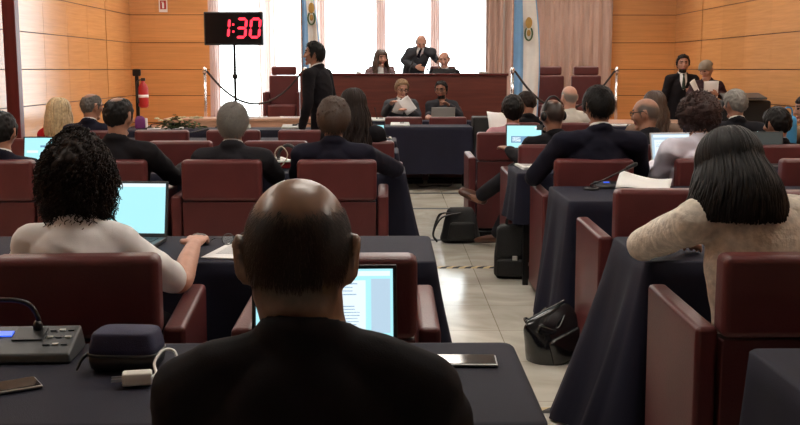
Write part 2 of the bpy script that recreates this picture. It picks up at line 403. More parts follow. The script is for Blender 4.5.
# ------------------------------------------------------------------ desks under cloth
CLOTH_Z = .752
def cloth(x0, x1, y0, y1, hem, label, flare=(.03, .10, .03, .10), amp=.03, z=CLOTH_Z, seed=0, m=None):
    """flare: front, right, back, left"""
    r = .03; pts = []
    def arc(cx, cy, a0):
        for k in range(7): a = a0+PI/2*k/6; pts.append((cx+r*math.cos(a), cy+r*math.sin(a), math.cos(a), math.sin(a), 1))
    def line(xa, ya, xb, yb, nx, ny):
        L = math.hypot(xb-xa, yb-ya); n = max(4, int(L/.03))
        for k in range(1, n): t = k/n; pts.append((xa+(xb-xa)*t, ya+(yb-ya)*t, nx, ny, max(0, 1-min(t, 1-t)*L/.3)))
    line(x0+r, y0, x1-r, y0, 0, -1); arc(x1-r, y0+r, -PI/2); line(x1, y0+r, x1, y1-r, 1, 0); arc(x1-r, y1-r, 0)
    line(x1-r, y1, x0+r, y1, 0, 1); arc(x0+r, y1-r, PI/2); line(x0, y1-r, x0, y0+r, -1, 0); arc(x0+r, y0+r, PI)
    n = len(pts); K = 14; vs = []; fs = []
    cx, cy = (x0+x1)/2, (y0+y1)/2
    rnd = random.Random(seed); p1, p2 = rnd.random()*6, rnd.random()*6
    def ring(dz, off, f):
        s = 0; prev = None
        for (x, y, nx, ny, cw) in pts:
            if prev is not None: s += math.hypot(x-prev[0], y-prev[1])
            prev = (x, y)
            fl = (flare[0]*max(0,-ny)+flare[2]*max(0,ny)+flare[1]*max(0,nx)+flare[3]*max(0,-nx))
            wob = (math.sin(s*17+p1+1.5*math.sin(s*5+p2)) + .5*math.sin(s*31+p2))*amp*f**1.1*(.5+.5*fl/.1)
            o_ = off + fl*f**1.15*(1+.35*cw) + wob + abs(wob)*.3
            if f > 0: o_ = max(o_, .004)
            vs.append((x+nx*o_-cx, y+ny*o_-cy, z-dz))
    ring(0, -.02, 0); ring(.0005, -.004, 0); ring(.006, .003, 0)
    for k in range(1, K+1): f = k/K; ring(.006+(z-.006-hem)*f, .004, f)
    R = K+3
    fs.append(tuple(range(n)))
    for k in range(R-1):
        for i in range(n): fs.append((k*n+i, (k+1)*n+i, (k+1)*n+(i+1)%n, k*n+(i+1)%n))
    o = mk('tablecloth', MB().add(vs, fs), m or M_cloth, smooth=True, loc=(cx, cy, 0))
    o.data.polygons[0].use_smooth = False
    return tag(o, label, 'tablecloth')
def desk(x0, x1, y0, y1, hem, where, seed, flare=(.03,.10,.03,.10), amp=.03):
    e = empty('conference_table', ((x0+x1)/2, (y0+y1)/2, 0), 0, 'long cloth covered table '+where, 'table')
    hx, hy = (x1-x0)/2-.008, (y1-y0)/2-.008
    mk('tabletop', MB().box(-hx, hx, -hy, hy, .715, .745), M_board, e)
    for sx in (-1, 1):
        for sy in (-1, 1): mk('leg', MB().box(sx*(hx-.06)-.018, sx*(hx-.06)+.018, sy*(hy-.06)-.018, sy*(hy-.06)+.018, 0, .715), M_blackmetal, e)
    cloth(x0, x1, y0, y1, hem, 'navy tablecloth on the table '+where, flare, amp, seed=seed)
desk(-1.9, .30, 1.84, 2.43, .01, 'before the bald man in the foreground', 1)
desk(.865, 2.2, 1.84, 2.37, .01, 'cut off in the bottom right corner of the photo', 2, flare=(.03,.1,.03,.03))
desk(-2.6, .16, 3.48, 4.05, .01, 'in front of the curly haired woman', 3)
desk(.90, 2.9, 3.48, 4.02, .01, 'in front of the woman in the beige jacket', 4, flare=(.03,.1,.03,.14))
desk(-3.6, .10, 6.52, 7.05, .01, 'in front of the grey haired man on the left', 5)
desk(.92, 3.6, 5.12, 5.80, .01, 'just ahead of the empty armchair', 6, flare=(.03,.1,.02,.06))
desk(.83, 3.8, 6.52, 7.06, .42, 'in front of the broad man in the dark suit', 7, flare=(.02,.1,.02,.02))
desk(-2.2, .07, 8.14, 8.72, .01, 'in front of the long haired woman on the left block', 8, flare=(.02,.05,.02,.05))
desk(1.42, 4.2, 7.72, 8.22, .01, 'in front of the bald man with glasses', 9, flare=(.02,.05,.02,.04))
desk(-3.6, .06, 9.5, 10.05, .01, 'fourth from the front in the left block', 10, flare=(.02,.05,.02,.05))
desk(.84, 4.2, 9.25, 9.8, .01, 'in front of the person in pink on the right block', 11, flare=(.02,.05,.02,.05))
desk(-3.9, -.45, 11.3, 11.85, .01, 'with the flowers on it at the far left', 12, flare=(.02,.05,.02,.05))
desk(-.36, .97, 11.85, 12.45, .20, 'spanning the aisle in front of the dais', 13, flare=(.01,.02,.01,.02), amp=.012)
desk(-.75, 1.15, 13.15, 13.6, .10, 'where the two men read papers below the dais', 14, flare=(.01,.02,.01,.02), amp=.012)
desk(1.5, 4.3, 11.9, 12.45, .01, 'at the far right holding scattered papers', 15, flare=(.02,.05,.02,.05))
# small black draped stand at the right end of the aisle table
e = empty('side_stand', (1.13, 12.2, 0), 0, 'small black draped stand at right end of the aisle table', 'stand')
mk('case', MB().box(-.14, .14, -.18, .18, .06, .86), M_bagblk, e, bevel=.02)
for sx in (-1, 1): mk('foot', MB().box(sx*.1-.03, sx*.1+.03, -.15, .15, 0, .06), M_blackmetal, e)

# ------------------------------------------------------------------ armchairs
def make_chair():
    e = empty('armchair', (0, 0, 0))
    b = MB()                                            # upholstered upper back
    b.box(-.232, .232, 0, .10, .66, .90)
    mk('backrest', b, M_leather, e, bevel=.025, seg=3)
    mk('back_panel', MB().box(-.228, .228, .012, .09, .09, .655), M_leather_d, e, bevel=.006)
    mk('seat', MB().box(-.222, .222, .10, .56, .26, .44), M_leather, e, bevel=.03, seg=3)
    for s in (-1, 1):
        a = MB(); x0, x1 = sorted((s*.236, s*.300))
        vs = []
        for (y, z) in ((.02, .05), (.56, .05), (.58, .70), (.02, .69)):
            vs.append((x0, y, z)); vs.append((x1, y, z))
        a.add(vs, [(0,2,3,1),(2,4,5,3),(4,6,7,5),(6,0,1,7),(0,6,4,2),(1,3,5,7)])
        bm = bmesh.new(); me = bpy.data.meshes.new('x')
        o = mk('armrest', a, M_leather, e, bevel=.016, seg=3)
    f = MB(); f.box(-.25, .25, .06, .12, .0, .05); f.box(-.25, .25, .46, .52, 0, .05); f.box(-.03, .03, .10, .48, .01, .045)
    mk('base', f, M_blackmetal, e, bevel=.005)
    return e
chair0 = make_chair(); used = [False]
def chair(x, y, label, rz=0, sz=1.0, z=0, group='burgundy armchairs'):
    o = chair0 if not used[0] else copy_tree(chair0); used[0] = True
    o.location = (x, y, z); o.rotation_euler = (0, 0, math.radians(rz)); o.scale = (1, 1, sz)
    tag(o, label, 'armchair', group); return o
chair(-.14, 1.20, 'burgundy leather armchair under the bald man in the foreground')
chair(-.885, 2.78, 'burgundy leather armchair of the curly haired woman in white', rz=4)
chair(-.155, 2.78, 'burgundy leather armchair directly beyond the bald man and his laptop')
chair(1.175, 2.78, 'burgundy leather armchair of the woman in the beige jacket')
chair(1.22, 4.36, 'empty burgundy leather armchair directly ahead of the woman in beige')
chair(-.98, 5.83, 'burgundy leather armchair of the grey haired man, left of centre')
chair(-.31, 5.83, 'burgundy leather armchair of the brown haired man in the navy suit')
chair(-1.65, 5.83, 'burgundy leather armchair of the man with the thinning crown on the left')
chair(-2.30, 5.83, 'burgundy leather armchair at the left edge of the photo')
chair(1.20, 5.87, 'burgundy leather armchair of the broad man in the dark suit')
chair(1.915, 5.87, 'burgundy leather armchair of the woman with dark auburn curls')
chair(2.535, 5.87, 'burgundy leather armchair at the right edge, two rows beyond the woman in beige')
chair(1.90, 4.30, 'burgundy leather armchair at the right edge just beyond the beige shoulder')
chair(-1.54, 7.40, 'empty burgundy armchair seen between the thinning crown and the grey haired man')
chair(-.84, 7.40, 'empty burgundy armchair to the right of the grey haired man')
chair(-.20, 7.40, 'burgundy armchair of the long dark haired woman in the left block')
chair(1.13, 7.00, 'burgundy armchair of the man with headphones')
chair(1.83, 7.00, 'burgundy armchair of the bald man in glasses')
chair(2.82, 7.00, 'burgundy armchair of the short dark haired man holding a phone')
chair(.96, 8.42, 'burgundy armchair of the person in pink by the aisle')
chair(2.22, 8.35, 'burgundy armchair of the long brown haired woman in the right block')
chair(2.85, 8.35, 'burgundy armchair of the grey haired man in the right block')
chair(3.55, 8.60, 'burgundy armchair of the person in tan at the right edge')
chair(-2.62, 8.72, 'burgundy armchair of the balding man with glasses at the far left')
chair(-1.98, 8.76, 'empty burgundy armchair behind the grey microphone base on the left')
chair(-1.36, 8.76, 'empty burgundy armchair behind the head of the grey haired man')
chair(-.74, 8.76, 'empty burgundy armchair behind the black headset on the left block')
chair(-3.23, 9.02, 'burgundy armchair of the blonde person', sz=.9)
chair(1.80, 9.95, 'burgundy armchair of the bald man in the white shirt')
chair(1.25, 9.95, 'burgundy armchair of the dark haired man by the red stage chairs', rz=0)
chair(.17, 12.55, 'empty burgundy armchair in front of the blond man with papers', sz=.93)
chair(.72, 12.55, 'empty burgundy armchair in front of the bearded man at the laptop', sz=.93)
chair(.16, 14.44, 'burgundy armchair of the blond man below the dais', rz=180)
chair(.78, 14.44, 'burgundy armchair of the bearded man below the dais', rz=180)
# taller stage chairs with a separate head pad
def make_stage_chair():
    e = empty('stage_chair', (0, 0, 0))
    mk('headrest', MB().box(-.20, .20, -.05, .05, .88, 1.02), M_leather, e, bevel=.03, seg=3)
    mk('backrest', MB().box(-.235, .235, -.07, .04, .36, .875), M_leather, e, bevel=.025, seg=3)
    mk('seat', MB().box(-.225, .225, -.50, -.07, .22, .42), M_leather, e, bevel=.03, seg=3)
    for s in (-1, 1): mk('armrest', MB().box(min(s*.235, s*.29), max(s*.235, s*.29), -.5, .0, .04, .62), M_leather_d, e, bevel=.016, seg=2)
    mk('base', MB().box(-.24, .24, -.45, -.05, 0, .04), M_blackmetal, e)
    return e
sc0 = make_stage_chair()
def stage_chair(x, y, label, first=False, rz=0):
    o = sc0 if first else copy_tree(sc0); o.location = (x, y, .45); o.rotation_euler = (0, 0, math.radians(rz)); tag(o, label, 'armchair', 'tall red chairs on the stage')
stage_chair(-1.70, 16.4, 'tall red armchair in front of the left windows by the black barrier rope', True)
stage_chair(2.53, 16.2, 'tall red armchair before the brown drape, the nearer one to the flag')
stage_chair(3.12, 16.2, 'tall red armchair before the brown drape, the nearer one to the wood panelling')
stage_chair(.82, 15.85, 'tall red armchair of the seated bald man on the dais')
stage_chair(-.13, 15.85, 'tall red armchair of the seated woman on the dais')

# ------------------------------------------------------------------ dais
e = empty('dais', (.2, 14.85, 0), 0, 'long mahogany dais desk under the bright windows', 'dais')
mk('front_panel', MB().box(-1.49, 1.48, -.25, -.2, .452, 1.33), M_mahog, e, bevel=.006)
for s in (-1.49, 1.43): mk('side_panel', MB().box(s, s+.05, -.2, .25, .452, 1.33), M_mahog, e, bevel=.004)
mk('worktop', MB().box(-1.44, 1.43, -.2, .25, 1.16, 1.19), M_mahog_top, e)
mk('ledge', MB().box(-1.51, 1.50, -.27, -.08, 1.33, 1.365), M_mahog_top, e, bevel=.008)

# long pale wood side tables at the front of the room
def wood_table(x0, x1, y0, y1, h, label):
    e = empty('side_table', ((x0+x1)/2, (y0+y1)/2, 0), 0, label, 'table')
    hx, hy = (x1-x0)/2, (y1-y0)/2
    mk('tabletop', MB().box(-hx, hx, -hy, hy, h-.04, h), M_lightwood, e, bevel=.006)
    mk('modesty_panel', MB().box(-hx+.03, hx-.03, -hy+.03, -hy+.05, .08, h-.04), M_lightwood, e)
    for sx in (-1, 1): mk('leg', MB().box(sx*(hx-.05)-.03, sx*(hx-.05)+.03, -hy+.06, hy-.03, 0, h-.04), M_lightwood, e, bevel=.004)
wood_table(-3.1, -.95, 13.9, 14.45, .755, 'long pale wood table at the left front below the digital timer')
wood_table(1.75, 4.2, 12.95, 13.9, .74, 'pale wood table at the right front below the red stage chairs')

# ------------------------------------------------------------------ people
V = lambda *a: np.array(a, float)
def hshape(d):
    """unit direction (head frame: x right, y face, z up) -> head surface, metres"""
    x, y, z = d[..., 0], d[..., 1], d[..., 2]
    t = np.clip(-z, 0, 1)
    u = np.clip(z, 0, 1); X = .0765*x*(1-.30*t**1.6)*(1+.15*u*u); Y = .097*y*(1+.10*u*u); Z = np.where(z > 0, .109, .118)*z
    Y = np.where(y < 0, Y*(1-.34*t**1.2)*np.where(z > -.3, 1.03, 1), Y*(1-.05*t))
    return np.stack([X, Y, Z], -1)
def grid_dirs(nu, nv):
    th = np.linspace(0, 2*PI, nu, endpoint=False); ph = np.linspace(-PI/2, PI/2, nv+1)[1:-1]
    T, Pp = np.meshgrid(th, ph)
    D = np.stack([np.sin(T)*np.cos(Pp), np.cos(T)*np.cos(Pp), np.sin(Pp)], -1)
    return D
def grid_mesh(mb, G, south, north):
    nv, nu = G.shape[:2]
    vs = [south] + [tuple(p) for p in G.reshape(-1, 3)] + [north]; fs = []
    for i in range(nu):
        fs.append((0, 1+i, 1+(i+1) % nu))
        for j in range(nv-1): a = 1+j*nu; b = a+nu; fs.append((a+(i+1) % nu, a+i, b+i, b+(i+1) % nu))
        a = 1+(nv-1)*nu; fs.append((a+(i+1) % nu, a+i, len(vs)-1))
    mb.add(vs, fs)
def sst(x, a, b): t = np.clip((x-a)/(b-a), 0, 1); return t*t*(3-2*t)

class Fig: pass
def person(label, top, hips, yaw=0, hyaw=None, nod=6, tilt=0, skin=SK_mid, hs=1.0, sw=1.0, girth=1.0,
           top_m=S_black, low_m=S_black, hip_z=.54, hands=None, elbows=None, knees=None, feet=None,
           hair=None, hair_m=H_black, hair_kw={}, shirt=False, tie=None, collar=True, sleeve='long', face=False, voxel=.009, stand=False,
           shoe_m=None, glasses=False, headphones=False, hand_detail=False, nb_off=(0, 0, 0), slv=1.0, shd=0.0, ears=1.0, jacket_len=0.0, neck=1.0, fold=.006, beard=False, zf=0.0, neckline=0.0, blouse=False):
    """top: world crown; hips: world x,y; local frame = right/forward/up about the hips, yaw about z (0 faces the dais)"""
    f = Fig(); base = V(hips[0], hips[1], zf)
    cy, sy = math.cos(math.radians(yaw)), math.sin(math.radians(yaw))
    def toL(p): d = np.array(p, float)-base; return V(cy*d[0]+sy*d[1], -sy*d[0]+cy*d[1], d[2])
    hyaw_l = math.radians((hyaw if hyaw is not None else yaw)-yaw)
    R = (Matrix.Rotation(hyaw_l, 3, 'Z') @ Matrix.Rotation(-math.radians(nod), 3, 'X') @ Matrix.Rotation(math.radians(tilt), 3, 'Y'))
    Rn = np.array(R)
    C = toL(top) - Rn @ V(0, 0, .109*hs)
    H3 = lambda p: C + Rn @ (V(*p)*hs)
    hr, hf, hu = Rn[:, 0], Rn[:, 1], Rn[:, 2]
    nb = C - V(0, 0, 1)*.145*hs - V(hf[0], hf[1], 0)*.025 - hu*.01 + V(*nb_off)
    hip = V(0, 0, hip_z)
    ax = nb-hip
    fr = lambda t, b=0: hip + ax*t + V(0, b, 0)
    g = girth
    sh = {s: nb + V(s*.168*sw, -.005, -.062-shd) for s in (-1, 1)}
    hand_t = {}; elb = {}
    for s in (-1, 1):
        key = 'L' if s < 0 else 'R'
        h = (hands or {}).get(key); ee = (elbows or {}).get(key)
        if stand:
            hand_t[s] = toL(h) if h is not None else sh[s]+V(s*.07, .05, -.56)
            elb[s] = toL(ee) if ee is not None else sh[s]+V(s*.07, -.03, -.28)
        else:
            hand_t[s] = toL(h) if h is not None else V(s*.13, .47, .80)
            elb[s] = toL(ee) if ee is not None else sh[s]*.0 + V(sh[s][0]+s*.062, sh[s][1]*.6+.14, max(.765, sh[s][2]-.25))
    hl = {}
    for s in (-1, 1):
        key = 'L' if s < 0 else 'R'
        k = (knees or {}).get(key); ft = (feet or {}).get(key)
        if stand: K = V(s*.10, .02, .48); A = V(s*.11, -.03, .08); T = A+V(s*.03, .15, -.035)
        else: K = V(s*.12, .40, .52); A = V(s*.12, .40, .085); T = A+V(s*.01, .15, -.04)
        if k is not None: K = toL(k)
        if ft is not None:
            A = toL(ft[0]); T = toL(ft[1])
        hl[s] = (V(s*.085, 0.0, hip_z-.02), K, A, T)
    # --- body: one continuous skin
    mb = MB()
    D = grid_dirs(36, 24); G = hshape(D)*hs
    grid_mesh(mb, (G @ Rn.T)+C, C+Rn @ V(0, 0, -.118*hs), C+Rn @ V(0, 0, .109*hs))
    M4 = R.to_4x4()
    mb.chain([H3((0,.088,.018)), H3((0,.100,-.008)), H3((0,.108,-.026))], [.008*hs, .011*hs, .014*hs], n=8, sub=2)       # nose
    mb.ell(H3((-.010,.100,-.028)), V(.010,.010,.008)*hs, M4, 10, 6); mb.ell(H3((.010,.100,-.028)), V(.010,.010,.008)*hs, M4, 10, 6)
    mb.ell(H3((0,.083,.036)), V(.050,.014,.010)*hs, M4, 14, 8)                                           # brow
    mb.ell(H3((0,.088,-.062)), V(.024,.012,.009)*hs, M4, 12, 8); mb.ell(H3((0,.078,-.098)), V(.028,.020,.018)*hs, M4, 12, 8)    # lips, chin
    for s in (-1, 1):
        mb.ell(H3((s*.046,.066,-.022)), V(.022,.020,.020)*hs, M4, 12, 8)
        E_ = (M4 @ Matrix.Rotation(s*math.radians(24), 4, 'Z') @ Matrix.Rotation(math.radians(-8), 4, 'X'))
        mb.ell(H3((s*(.0785 if ears == 1 else .068),-.012,-.008)), V(.0075,.019,.033)*hs*ears, E_, 14, 10)
        if ears == 1: mb.chain([H3((s*.076,.010,-.022)), H3((s*.083,-.010,.022)), H3((s*.086,-.030,.010)), H3((s*.080,-.022,-.030)), H3((s*.073,-.004,-.040))], [.006*hs]*5, n=6, sub=3)
    mb.chain([C+Rn @ V(0,-.022,-.045)*hs, (C+nb)/2+V(0,-.006,-.03), nb+V(0,-.01,-.04)], [(.054*hs*neck, .058*hs), (.054*neck, .056*neck), (.066*neck, .066)], side=(1,0,0), n=16)
    mb.chain([fr(0,0), fr(.3,.0), fr(.62,-.005), fr(.86,-.012), fr(.99,-.008)], [(.155*g,.105*g), (.135*g,.095*g), (.148*g,.10*g), (.125,.08), (.06,.055)], side=(1,0,0), n=20)
    for s in (-1, 1):
        mb.chain([nb+V(s*.04,-.008,-.035), nb+V(s*.1,-.01,-.045), sh[s]], [.046,.048,.052], n=12)
        mb.chain([sh[s], sh[s]*.5+elb[s]*.5, elb[s], elb[s]*.45+hand_t[s]*.55, hand_t[s]], [.050,.043,.037,.036,.025], n=12)
        # hand
        d = hand_t[s]-elb[s]; d /= np.linalg.norm(d)
        up = V(0,0,1.) if abs(d[2]) < .8 else V(0,1.,0)
        if stand: up = V(s*1., 0, .1)
        sd = np.cross(d, up); sd /= np.linalg.norm(sd); up = np.cross(sd, d)
        W = hand_t[s]
        mb.chain([W, W+d*.045-up*.002, W+d*.085-up*.006], [(.024,.017),(.037,.016),(.040,.013)], side=sd, n=12)
        for q, L in enumerate((.068,.078,.072,.056)):
            o_ = (q-1.5)*.0195*s
            B = W+d*.082+sd*o_-up*.006; sp_ = sd*o_*.25
            mb.chain([B, B+(d*.45+sp_*.6)*L*1.0-up*.006, B+(d*.78+sp_)*L-up*.018, B+(d*.92+sp_)*L-up*.034], [.0098,.0092,.0085,.0075], n=8, sub=2)
        tb = W+d*.03-sd*s*.028
        mb.chain([tb, tb+d*.03-sd*s*.022-up*.008, tb+d*.058-sd*s*.026-up*.018], [.013,.011,.009], n=8, sub=2)
        h0, K, A, T = hl[s]
        mb.chain([h0, h0*.5+K*.5, K, K*.6+A*.4, A], [.078,.070,.054,.052,.036], n=12)
        mb.chain([A+V(0,-.0,-.03), A*.5+T*.5-V(0,0,.01), T], [(.035,.03),(.040,.028),(.036,.018)], side=(1,0,0), n=10)
    eyem = [skin, M_eye, SK_lip, hair_m]
    body = bake('person', mb, eyem, None, voxel, 3)
    body.location = base; body.rotation_euler = (0, 0, math.radians(yaw))
    tag(body, label, 'person')
    # eyes, lips and brows belong to the skin
    me = body.data; n = len(me.polygons); cc = np.empty(n*3, np.float32); me.polygons.foreach_get('center', cc); cc = cc.reshape(-1, 3)
    L = ((cc-C) @ Rn)/hs
    idx = np.zeros(n, np.int32); fy = L[:, 1]
    idx[(fy > .06) & (((np.abs(L[:,0])-.032)/.014)**2+((L[:,2]-.012)/.007)**2 < 1)] = 1
    idx[(fy > .075) & (np.abs(L[:,0]) < .024) & (np.abs(L[:,2]+.062) < .008)] = 2
    idx[(fy > .06) & (np.abs(np.abs(L[:,0])-.032) < .018) & (np.abs(L[:,2]-.034) < .0055)] = 3
    if beard: idx[(fy > .01) & (L[:,2] < -.070) & (L[:,2] > -.125) & ~((np.abs(L[:,0]) < .02) & (np.abs(L[:,2]+.062) < .006)) & (np.linalg.norm(L, axis=1) < .16)] = 3
    me.polygons.foreach_set('material_index', idx)
    # --- upper garment
    j = MB(); e_ = .018
    lo = -.12-jacket_len
    j.chain([hip+V(0,-.01,lo), fr(.05,-.004), fr(.32,.0), fr(.62,-.006), fr(.85,-.014), fr(.965,-.012)],
            [(.175*g,.125*g), (.172*g,.122*g), (.158*g,.115*g), (.172*g,.122*g), (.148,.10), (.078,.072)], side=(1,0,0), n=24)
    for s in (-1, 1):
        j.chain([nb+V(s*.03,-.012,-.030), nb+V(s*.1,-.012,-.045), sh[s]+V(s*.004,0,.0)], [.058*slv,.062*slv,.070*slv], n=14)
        if sleeve == 'long': en = hand_t[s]-(hand_t[s]-elb[s])*.10; j.chain([sh[s]+V(0,0,-.004), sh[s]*.5+elb[s]*.5, elb[s], elb[s]*.5+en*.5, en], [.072,.062,.056,.050,.041], n=14)
        elif sleeve == 'elbow': en = sh[s]*.12+elb[s]*.88; j.chain([sh[s]+V(0,0,-.004), sh[s]*.5+elb[s]*.5, en], [.066*slv,.058*slv,.058*slv], n=14)
    if collar:
        ring = [nb+V(.066*math.cos(a), -.006+.064*math.sin(a), .012-.030*math.sin(a)) for a in np.linspace(-PI*.5-2.3, -PI*.5+2.3, 14)]
        j.chain(ring, [(.010,.024)]*14, n=8, sub=2)
    jk = bake('jacket' if collar else 'top', j, top_m, body, max(.008, voxel), 6, fold=fold)
    if shirt:
        sb = MB(); ring = [nb+V(.058*math.cos(a), -.004+.057*math.sin(a), .028-.020*math.sin(a)) for a in np.linspace(0, 2*PI, 18)]
        sb.chain(ring, [(.006,.020)]*18, n=8, sub=1, caps=True)
        if face:
            fy_ = .125*g
            a0 = nb+V(0,.058,.006); a1 = fr(.82)+V(0,.098,0); a2 = fr(.60)+V(0,fy_+.004,0)
            sb.chain([a0, a1, a2], [(.050,.014),(.050,.018),(.012,.010)], side=(1,0,0), n=12)
        mk('shirt', sb, S_shirt if shirt is True else shirt, body, smooth=True)
        if tie and face:
            tb_ = MB(); tb_.chain([nb+V(0,.072,.008), nb+V(0,.080,-.02), a1+V(0,.014,0), a2+V(0,.008,0)], [(.016,.009),(.011,.008),(.022,.008),(.026,.006)], side=(1,0,0), n=10)
            mk('tie', tb_, tie, body, smooth=True)
    # --- trousers, shoes
    t = MB()
    t.chain([hip+V(0,-.005,-.07), hip+V(0,-.005,.06)], [(.168*g,.118*g), (.160*g,.112*g)], side=(1,0,0), n=20)
    for s in (-1, 1):
        h0, K, A, T = hl[s]
        t.chain([h0, h0*.5+K*.5, K, K*.55+A*.45, A*.93+K*.07], [.092,.082,.068,.062,.056], n=14)
    bake('trousers', t, low_m, body, .012, 5, fold=.006)
    sm = shoe_m or M_blackpl
    for s in (-1, 1):
        h0, K, A, T = hl[s]; q = MB()
        dn = np.cross(T-A, V(1,0,0)); dn /= np.linalg.norm(dn)+1e-9
        if dn[2] > 0: dn = -dn
        q.chain([A+dn*.03-(T-A)*.25, A*.5+T*.5+dn*.012, T+(T-A)*.12], [(.038,.034),(.046,.034),(.036,.022)], side=(1,0,0), n=12)
        mk('shoe', q, sm, body, smooth=True)
    f.body, f.C, f.Rn, f.hs, f.H3 = body, C, Rn, hs, H3
    if hair: hair(f, hair_m, **hair_kw)
    if glasses:
        gm = MB()
        for s in (-1, 1):
            gm.chain([H3((s*.034+.022*math.cos(a), .101, .010+.017*math.sin(a))) for a in np.linspace(0, 2*PI, 13)], [.0028]*13, n=6, sub=1)
            gm.chain([H3((s*.056,.098,.014)), H3((s*.080,.04,.016)), H3((s*.085,-.01,.016)), H3((s*.085,-.03,-.005))], [.003]*4, n=6, sub=2)
        gm.chain([H3((-.012,.104,.014)), H3((.012,.104,.014))], [.0028]*2, n=6, sub=1)
        mk('glasses', gm, M_blackpl, body, smooth=True)
    if headphones:
        hm = MB(); hm.chain([H3((.086*math.sin(a), -.015, .004+.128*math.cos(a))) for a in np.linspace(-1.5, 1.5, 13)], [(.008,.006)]*13, n=8, sub=2)
        hp = mk('headphones', hm, M_blackpl, body, smooth=True)
        for s in (-1, 1): q = MB(); q.ell(H3((s*.090,-.012,-.008)), V(.018,.032,.036)*hs, M4); mk('ear_cushion', q, M_blackpl, hp, smooth=True)
    return f

def hairline(D, front=.52, side=-.15, back=-.62, soft=.10):
    a = np.abs(np.arctan2(D[..., 0], D[..., 1]))           # 0 face, pi nape
    e = np.interp(a, [0, .7, 1.15, 1.45, 1.75, 2.1, PI], [front, front-.05, front-.32, side-.12, side+.30, back+.18, back])
    return sst(D[..., 2]-e, -soft, soft)
def hmask(D, front, side, back, soft, bald, nzs=9):
    k = hairline(D, front, side, back, soft)
    nz = np.array([mnoise.noise(Vector(p)*nzs)+.7*mnoise.noise(Vector(p)*nzs*4) for p in D.reshape(-1, 3).tolist()]).reshape(D.shape[:-1])
    if bald:
        c = np.array((0, -.30, 1.)); c /= np.linalg.norm(c)
        k = k*(1-sst((D @ c)+nz*.05, bald-.24, bald+.10))
        if bald < .9: k = k*(1-sst(D[..., 1]*.6+D[..., 2], .50, .80))
    return np.clip(k+nz*.12*(k > .02)*(k < .98), 0, 1)
def tinted(skin, hair):
    nm = skin.name+' with '+hair.name+' roots'
    if nm in MATS: return MATS[nm]
    m = skin.copy(); m.name = nm; nt = m.node_tree; b = nt.nodes['Principled BSDF']
    at_ = nd(nt, 'ShaderNodeAttribute'); at_.attribute_name = 'hair_tint'
    mx = nd(nt, 'ShaderNodeMix', data_type='RGBA')
    src = b.inputs['Base Color'].links[0].from_socket
    nt.links.new(at_.outputs['Fac'], mx.inputs[0]); nt.links.new(src, mx.inputs[6])
    hc = hair.node_tree.nodes['Principled BSDF'].inputs['Base Color'].default_value
    mx.inputs[7].default_value = tuple(hc); nt.links.new(mx.outputs[2], b.inputs['Base Color'])
    MATS[nm] = m; return m
def strands(f, m, mask, n, L, w, off, lift=.25, seed=1, name='hair'):
    """many fine short hairs lying along the scalp, away from the crown"""
    g = np.random.default_rng(seed); D = g.normal(size=(n*3, 3)); D /= np.linalg.norm(D, axis=1, keepdims=True)
    k = mask(D); D = D[k > g.uniform(.15, .9, len(D))][:n]
    if not len(D): return
    nrm = D/np.array((.0765, .097, .118)); nrm /= np.linalg.norm(nrm, axis=1, keepdims=True)
    P = hshape(D)+nrm*off*mask(D)[:, None]
    wh = np.array((.12, -.45, 1.)); wh /= np.linalg.norm(wh)
    T = D-wh*.9+np.array((0, 0, -.35)); T += g.normal(scale=.22, size=T.shape); T -= nrm*(T*nrm).sum(1, keepdims=True); T /= np.linalg.norm(T, axis=1, keepdims=True)
    S = np.cross(T, nrm); ln = (L*g.uniform(.6, 1.2, len(D)))[:, None]; ww = (w*g.uniform(.6, 1.2, len(D)))[:, None]
    A = P-nrm*.002; B = P+T*ln*.55+nrm*ln*lift*.45; Cc = P+T*ln+nrm*ln*lift*.35
    vs = np.stack([A-S*ww, A+S*ww, B+S*ww*.8, B-S*ww*.8, Cc], 1).reshape(-1, 3)*f.hs
    vs = vs @ f.Rn.T+f.C
    mb = MB(); mb.v = [tuple(p) for p in vs.tolist()]
    fs = []
    for i in range(len(D)): o = i*5; fs.append((o, o+1, o+2, o+3)); fs.append((o+3, o+2, o+4))
    mb.f = fs; mb.m = [0]*len(fs)
    return mk(name, mb, m, f.body, smooth=True)
